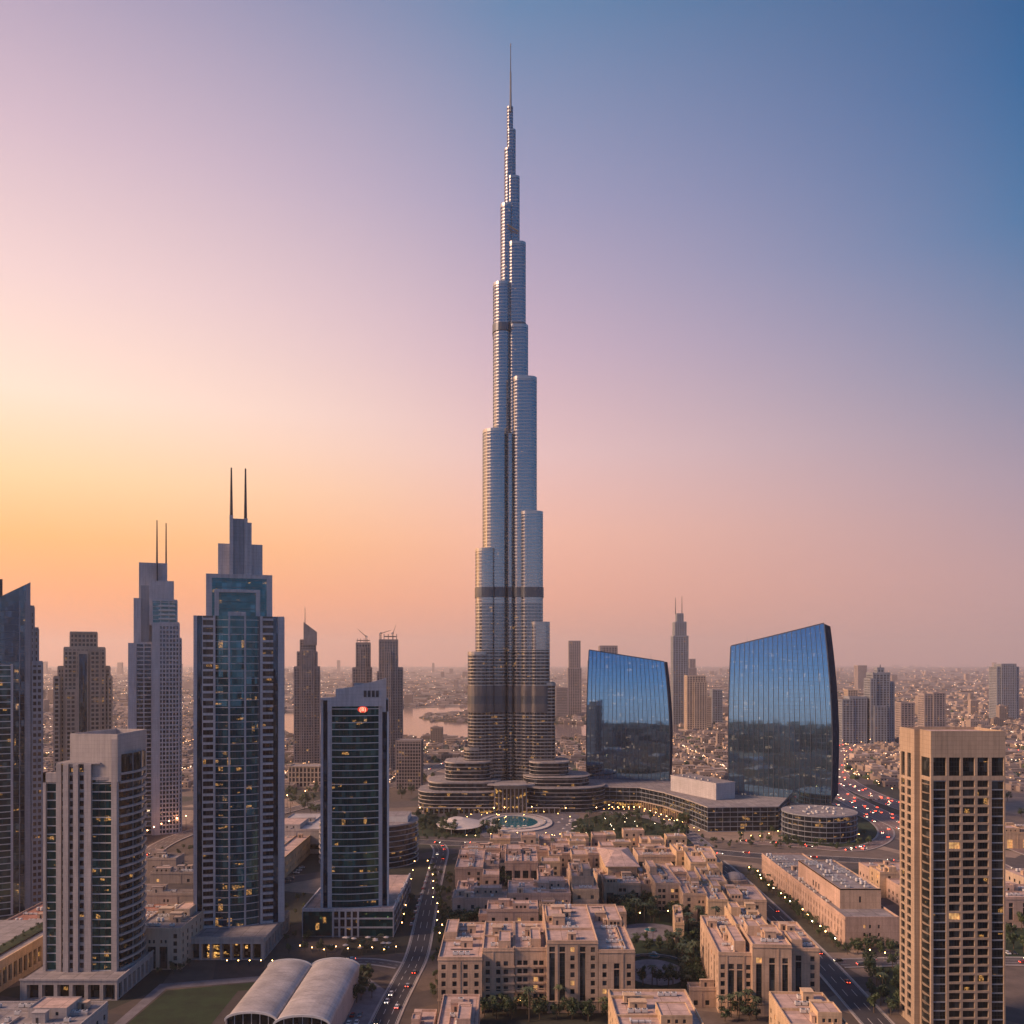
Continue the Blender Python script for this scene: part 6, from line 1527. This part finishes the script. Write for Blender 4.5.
for k in range(16): x, y = gp(418+k*12.5+rt.uniform(-4,4), 811.5+rt.uniform(-1,2.5)); lamp(x, y, 'glowing lamp at the foot of the supertall podium', 'lamps at the supertall podium', ('w',4), s=1.4)
for k in range(26): x, y = gp(rt.uniform(575,685), rt.uniform(818,842)); lamp(x, y, 'tiny pale lamp in the dark oval garden', 'lamps in the oval garden', ('c',4), s=.7)
for k in range(14): x, y = gp(613+k*5.4, 812+max(0,k-5)*1.9); lamp(x-1, y-3, 'glowing lamp before the shops of the glass podium', 'lamps before the shops', ('w',4), s=1.3)
for k in range(14): x, y = gp(742+k*9, 838+3*math.sin(k)); lamp(x, y, 'glowing lamp in the planting round the drum building', 'lamps round the drum', ('w',4))
Q, nn = ROADS['west_far']
for k in range(2, len(Q), 2):
    if Q[k].y < 1200: lamp(Q[k].x+nn[k].x*9.5, Q[k].y+nn[k].y*9.5, 'tall glowing street lamp along the curved left road', 'lamps along the curved left road', ('w',9), s=1.5)
for rn, lb in (('outer', 'outer'), ('inner', 'inner')):
    Q, nn = ROADS[rn]
    for k in range(0, len(Q), 3): lamp(Q[k].x+nn[k].x*15, Q[k].y+nn[k].y*15, 'tall street lamp on the verge of the %s highway curve' % lb, 'lamps of the %s highway curve' % lb, ('w',9), s=1.2)
for (a, b) in ((600,975),(690,975),(640,920),(668,918),(640,895),(500,1008),(520,1010),(742,1003),(750,1004),(470,932),(655,905),(775,958),(870,958),(885,961),(858,951),(880,985)):
    x, y = gp(a, b); lamp(x, y, 'small glowing garden lamp in the sandstone quarter', 'garden lamps of the sandstone quarter')
for k in range(34): x, y = gp(rt.uniform(465,585), rt.uniform(808,822) if k % 2 else rt.uniform(836,840)); lamp(x, y, 'small warm lamp on the plaza round the fountain pool', 'lamps on the fountain plaza', s=.8)
for k in range(20): x, y = gp(604+k*5, 810.5+max(0, k-6)*1.7+rt.uniform(0,2)); lamp(x, y, 'small warm lamp along the garden path', 'lamps along the garden path', s=.7)
for a in range(300, 400, 12): x, y = gp(a, 952+(a % 5)); lamp(x, y, 'glowing lamp among the planting before the emerald tower', 'lamps before the emerald tower', s=.8)
for k in range(5): lamp(wx(233+k*11, 470)+1, 457, 'small glowing lamp between the columns of the twin-spire tower', 'lamps at the twin-spire colonnade', s=.8)

# ------------------------------------------------------------------ CARS
def car_meshes(paint):
    b = MB()
    prof = [(-2.2,.35),(2.2,.35),(2.25,.75),(1.35,.92),(-1.9,.98),(-2.25,.85)]
    for s_ in (-.9, .9):
        f = [(x, s_, z) for x, z in prof]; b.face(f if s_ < 0 else f[::-1], paint)
    for i in range(6):
        (x, z), (u, w) = prof[i], prof[(i+1) % 6]; b.face([(x,.9,z),(u,.9,w),(u,-.9,w),(x,-.9,z)][::-1], paint)
    b.box(-1.2,.45,-.68,.68,1.36,1.44,paint)
    g = MB(); bt = [(-1.75,.96),(1.15,.93),(.5,1.38),(-1.25,1.38)]
    for s_, t_ in ((-.84,-.7),(.84,.7)):
        f = [(bt[0][0],s_,bt[0][1]),(bt[1][0],s_,bt[1][1]),(bt[2][0],t_,bt[2][1]),(bt[3][0],t_,bt[3][1])]; g.face(f if s_ < 0 else f[::-1], 'glass_window')
    g.face([(1.15,-.84,.93),(1.15,.84,.93),(.5,.7,1.38),(.5,-.7,1.38)], 'glass_window'); g.face([(-1.75,.84,.96),(-1.75,-.84,.96),(-1.25,-.7,1.38),(-1.25,.7,1.38)], 'glass_window'); g.face([(.5,-.7,1.375),(.5,.7,1.375),(-1.25,.7,1.375),(-1.25,-.7,1.375)], 'glass_window')
    w = MB()
    w.tube((0,-.12,0),(0,.12,0),.34,.34,'tyre',12); w.tube((0,-.14,0),(0,.14,0),.2,.2,'car_silver',8)
    hl_ = MB(); hl_.box(-.04,.04,-.18,.18,-.08,.08,'head_light',bottom=True); tl = MB(); tl.box(-.04,.04,-.2,.2,-.09,.09,'tail_light',bottom=True)
    return b, g, w, hl_, tl
PAINT = {'white': 'car_white', 'dark': 'car_dark', 'silver': 'car_silver', 'red': 'car_red'}
CARS = {}
for c, p in PAINT.items():
    b, g, w, h_, tl = car_meshes(p)
    parts = dict(body=b.mesh('body'), windows=g.mesh('window_band'), wheel=w.mesh('wheel'), hl=h_.mesh('headlight'), tl=tl.mesh('tail_light'))
    f = MB(); f.v, f.f, f.m, f.mats = list(b.v), list(b.f), list(b.m), list(b.mats)
    def add(src, off, sc=1):
        i = len(f.v); f.v += [(v[0]*sc+off[0], v[1]*sc+off[1], v[2]*sc+off[2]) for v in src.v]
        f.f += [tuple(i+a for a in q) for q in src.f]; f.m += [f.mi(src.mats[k]) for k in src.m]
    add(g, (0,0,0))
    for x in (-1.35,1.35):
        for y in (-.82,.82): add(w, (x,y,.34))
    for y in (-.62,.62): add(h_, (2.22,y,.66), 1.6); add(tl, (-2.26,y,.72), 2.3)
    parts['whole'] = f.mesh('car'); CARS[c] = parts
    f.mats = ['kerb' if q == 'head_light' else 'car_red' if q == 'tail_light' else q for q in f.mats]; parts['parked'] = f.mesh('car')
rc = random.Random(5)
def car(x, y, rz, where, group, parts=False, z=.14, colour=None):
    c = colour or rc.choices(['white','dark','silver','red'], [5,3,3,1])[0]; m = CARS[c]
    adj = {'white':'white','dark':'dark','silver':'silver grey','red':'red'}[c]; lb = '%s car %s' % (adj, where); grp = '%s cars %s' % (adj, group)
    if not parts:
        o = bpy.data.objects.new('car', m['parked' if 'parked' in where else 'whole']); COL.objects.link(o); o.location = (x,y,z); o.rotation_euler.z = rz; tag(o, lb, 'car', grp); return
    o = thing('car', lb, 'car', (x,y,z), rz, grp)
    child('body', m['body'], o); child('window_band', m['windows'], o)
    for a in (-1.35,1.35):
        for b in (-.82,.82): child('wheel', m['wheel'], o, loc=(a,b,.34))
    for b in (-.62,.62): child('headlight', m['hl'], o, loc=(2.22,b,.66)); child('tail_light', m['tl'], o, loc=(-2.26,b,.72))
def traffic(rn, n, lanes, where, group, parts=False, z=.14, k0=0, k1=None, gap=7):
    Q, nn = ROADS[rn]; k1 = k1 or len(Q)-1; used = []
    tries = 0
    while len(used) < n and tries < n*30:
        tries += 1; k = rc.randrange(k0, k1-1); t_ = rc.random(); p = Q[k].lerp(Q[k+1], t_); l = rc.choice(lanes); q = p+nn[k]*l
        if abs(wx(0,1)) < 0 or abs(q.x) > q.y*.62 or any((q-u).length < gap for u in used): continue
        used.append(q); d = Q[k+1]-Q[k]; a = math.atan2(d.y, d.x)
        car(q.x, q.y, a if l < 0 else a+math.pi, where, group, parts, z)
traffic('boulevard', 12, (-2.8, 2.8), 'driving on the boulevard left of the sandstone quarter', 'on the boulevard', True, .12)
traffic('west', 3, (-2.4,2.4), 'on the lane before the emerald tower', 'on the lane before the emerald tower', True, .16)
traffic('south', 9, (-3.2,3.2), 'on the road right of the sandstone quarter', 'on the road right of the quarter', True, .26)
traffic('side', 8, (-3,3), 'on the side road beside the stone tower', 'on the side road', True, .30)
traffic('cross', 18, (-6.5,-2.5,2.5,6.5), 'on the wide cross road behind the sandstone quarter', 'on the cross road', False, .20)
traffic('loop', 16, (-3,3), 'on the ramp loop round the drum building', 'on the ramp loop', False, .34)
traffic('inner', 100, (-11.5,-8,-4.5,-1.5,1.5,4.5,8,11.5), 'on the inner highway curve', 'on the inner highway curve', False, .42, gap=6)
traffic('outer', 100, (-11.5,-8,-4.5,-1.5,1.5,4.5,8,11.5), 'on the outer highway curve', 'on the outer highway curve', False, .50, gap=6)
traffic('west_far', 10, (-5,-1.8,1.8,5), 'on the curved left road', 'on the curved left road', False, .58)
def parking(n, x0, x1, y0, y1, rz, where, group, step=2.9, parts=False, z=.02):
    k = 0; y = y0
    while y < y1 and k < n:
        x = x0
        while x < x1 and k < n:
            if rc.random() < .72: car(x, y, rz+rc.choice((0, math.pi)), where, group, parts, z); k += 1
            x += step
        y += 8.5
parking(14, -246, -186, 545, 580, R(90), 'parked in the lot behind the beige hall', 'in the lot behind the beige hall')
parking(8, -158, -150, 575, 720, 0, 'parked beside the long gold building', 'beside the long gold building', 9)
parking(8, wx(845,1050), wx(905,1050), 1010, 1130, R(90), 'parked inside the highway curve', 'inside the highway curve', 3.4)
parking(10, -73, -66, 360, 425, R(90), 'parked beside the right vaulted hall', 'beside the vaulted hall', 3.2)
parking(8, 236, 270, 478, 484, R(90), 'parked before the long sandstone building', 'before the long building', 3.4)
for k in range(12): p = gp(414+k*1.9, 925-k*6); car(p[0]-1.5, p[1], R(90), 'parked along the left kerb of the boulevard', 'along the left kerb', False, .02)

# ------------------------------------------------------------------ THE WIDE CITY
rf_ = random.Random(21)
def in_poly(x, y, poly):
    c = False; n = len(poly)
    for i in range(n):
        (a, b), (d, e) = poly[i], poly[(i+1) % n]
        if (b > y) != (e > y) and x < (d-a)*(y-b)/(e-b)+a: c = not c
    return c
big = [(r.location.x, r.location.y, 45) for r in scene.objects if r.get('category') in ('tower','skyscraper','office tower') and r.location.y > 700]
roadpts = [(q.x, q.y) for rn in ('inner','outer','west_far','loop','cross') for q in ROADS[rn][0]]
def clear(x, y, m=20):
    if in_poly(x, y, creek) and not in_poly(x, y, pen): return False
    if 1820 < y < 3300 and -800 < x < 420 and (in_poly(x-25, y-40, creek) or in_poly(x+25, y+30, creek)) and not in_poly(x, y, pen): return False
    for a, b, r in big:
        if abs(a-x) < r and abs(b-y) < r: return False
    for a, b in roadpts:
        if abs(a-x) < m+10 and abs(b-y) < m+10: return False
    px = 512+x/y*900; py = 662+155/y*900
    if y < 1140 and 390 < px < 640: return False
    if y < 1080 and px > 560: return False
    if y < 1300 and 395 < px < 470: return False
    return True
cand = []; tries = 0
while len(cand) < 11500 and tries < 200000:
    tries += 1
    py = 664.5 + 125*rf_.random()**1.25; px = rf_.uniform(-30, 1054)
    if rf_.random() < .25: py = rf_.uniform(700, 790)
    x, y = gp(px, py)
    if y < 830 or not clear(x, y): continue
    # snap to streets
    g_ = 34; x = round(x/g_)*g_+rf_.uniform(-5,5); y = round(y/g_)*g_+rf_.uniform(-6,6)
    cand.append((x, y))
near = sorted(set(cand), key=lambda p: p[1])
mats_ = ['far_villa']*3
def low_block(mb, x, y, w, d, h, det=True):
    mb.box(x-w/2, x+w/2, y-d/2, y+d/2, 0, h, 'far_villa')
    if det:
        mb.box(x-w*.3, x+w*.1, y-d*.2, y+d*.25, h, h+2.6, 'far_villa')
        for k in range(max(2, int(w/4))):
            a = x-w/2+w*(k+.5)/max(2, int(w/4))
            for f in range(max(1, int(h/3.6))):
                zc = 1.0+f*3.6; mb.face([(a-.8,y-d/2-.06,zc),(a+.8,y-d/2-.06,zc),(a+.8,y-d/2-.06,zc+1.7),(a-.8,y-d/2-.06,zc+1.7)], 'window_lit' if rf_.random() < .10 else 'glass_window')
cnt = 0; mbs = MB(); lastcells = set()
for (x, y) in near:
    c = (round(x/26), round(y/26))
    if c in lastcells: continue
    lastcells.add(c)
    w = rf_.uniform(9, 26)*(2.2 if rf_.random() < .08 else 1); d = rf_.uniform(9, 24); h = rf_.choice((4,4.5,6.5,7,7.5,10))
    if rf_.random() < .02 and y > 1500 and not in_poly(x, y, pen): h = rf_.uniform(20, 48)
    if y > 2600: w *= 1+ (y-2600)/4200; d *= 1.5; h *= 1.15
    if cnt < 270:
        mb = MB(); low_block(mb, 0, 0, w, d, h); cnt += 1
        o = mb.top('low_building', 'low flat-roofed building in the hazy sprawl behind the towers', 'building', 'low buildings of the sprawl'); o.location = (x, y, 0)
    else: low_block(mbs, x, y, w, d, h, det=y < 2600)
# skyline far off, and the city behind the viewer that the mirror facades show
for k in range(110):
    y = rf_.uniform(7500, 16000); x = rf_.uniform(-.62, .62)*y; h = rf_.uniform(20, 75) if rf_.random() < .9 else rf_.uniform(110, 190); w = rf_.uniform(25, 55)
    mbs.box(x-w/2, x+w/2, y-w/2, y+w/2, 0, h, 'far_villa')
for k in range(420):
    y = rf_.uniform(-180, 250); x = rf_.uniform(-520, 620); w = rf_.uniform(14, 34); h = rf_.uniform(12, min(60, max(14, 118-.41*max(0, y+20))))
    if abs(x) < 45 and abs(y) < 60: continue
    if y > 100 and x < -120: continue
    mbs.box(x-w/2, x+w/2, y-w/2, y+w/2, 0, h, 'glass_slate' if k % 2 else 'brown_concrete')
for k in range(2600):
    y = -180 - 3600*rf_.random()**1.5; x = rf_.uniform(-3800, 1600); w = rf_.uniform(14, 40); h = rf_.choice((14,20,30,45,60,80)) if y > -2500 else rf_.uniform(20,90)
    mbs.box(x-w/2, x+w/2, y-w/2, y+w/2, 0, h, 'glass_slate' if k % 3 else 'brown_concrete')
mbs.top('distant_city', kind='stuff')
# scattered street lights of the wide city
ml = MB(); rl = random.Random(8); n_ = 0
while n_ < 3600:
    py = 667 + 122*rl.random()**1.3; px = rl.uniform(-20, 1044); x, y = gp(px, py)
    if not clear(x, y, 4): continue
    if rl.random() < .55: x = round(x/150)*150+rl.uniform(-3,3)      # strung along streets
    s_ = .26+y*.00019; z = 8; ml.box(x-s_, x+s_, y-s_, y+s_, z, z+s_*1.3, 'lamp_far' if rl.random() < .7 else 'lamp_far_white', bottom=True); n_ += 1
for k in range(2600):
    y = -150-3200*rl.random()**1.4; x = rl.uniform(-3200, 1400); s_ = .9; ml.box(x-s_, x+s_, y-s_, y+s_, rl.uniform(8,40), rl.uniform(8,40)+41, 'lamp_far_white') if False else None
    z = rl.uniform(6, 30); ml.box(x-s_, x+s_, y-s_, y+s_, z, z+s_*2, 'lamp_far' if rl.random() < .6 else 'lamp_far_white', bottom=True)
ml.top('distant_street_lights', kind='stuff')
mv = MB(); n_ = 0                                             # dark tree cover between the far houses
while n_ < 2600:
    py = 676 + 112*rl.random(); px = rl.uniform(-20, 1044); x, y = gp(px, py)
    if not clear(x, y, 6): continue
    s_ = rl.uniform(2.5, 6); h = rl.uniform(3, 7); q = [(x+s_*math.cos(a/6*6.283)*rl.uniform(.7,1.2), y+s_*math.sin(a/6*6.283)*rl.uniform(.7,1.2)) for a in range(6)]
    mv.prism(q, 0, h*.6, 'foliage', cap=False); tp = [(x+(a-x)*.5, y+(b-y)*.5) for a, b in q]
    for i in range(6): j = (i+1) % 6; mv.face([(*q[i],h*.6),(*q[j],h*.6),(*tp[j],h),(*tp[i],h)], 'foliage')
    mv.face([(*p, h) for p in tp], 'foliage'); n_ += 1
mv.top('distant_trees', kind='stuff')

# ------------------------------------------------------------------ HAZE
mb = MB(); mb.box(-25500, 25500, -7500, 31500, -1.9, 905, 'asphalt', bottom=True)
hz = mb.top('haze', kind='stuff')
m = bpy.data.materials.new('haze_air'); m.use_nodes = True; t = m.node_tree; t.nodes.clear()
pv = N(t, 'ShaderNodeVolumePrincipled'); ou = N(t, 'ShaderNodeOutputMaterial'); t.links.new(pv.outputs[0], ou.inputs['Volume'])
pv.inputs['Color'].default_value = (1.0, .90, .85, 1); pv.inputs['Density'].default_value = 0.52e-4; pv.inputs['Anisotropy'].default_value = .4
hz.data.materials.clear(); hz.data.materials.append(m)
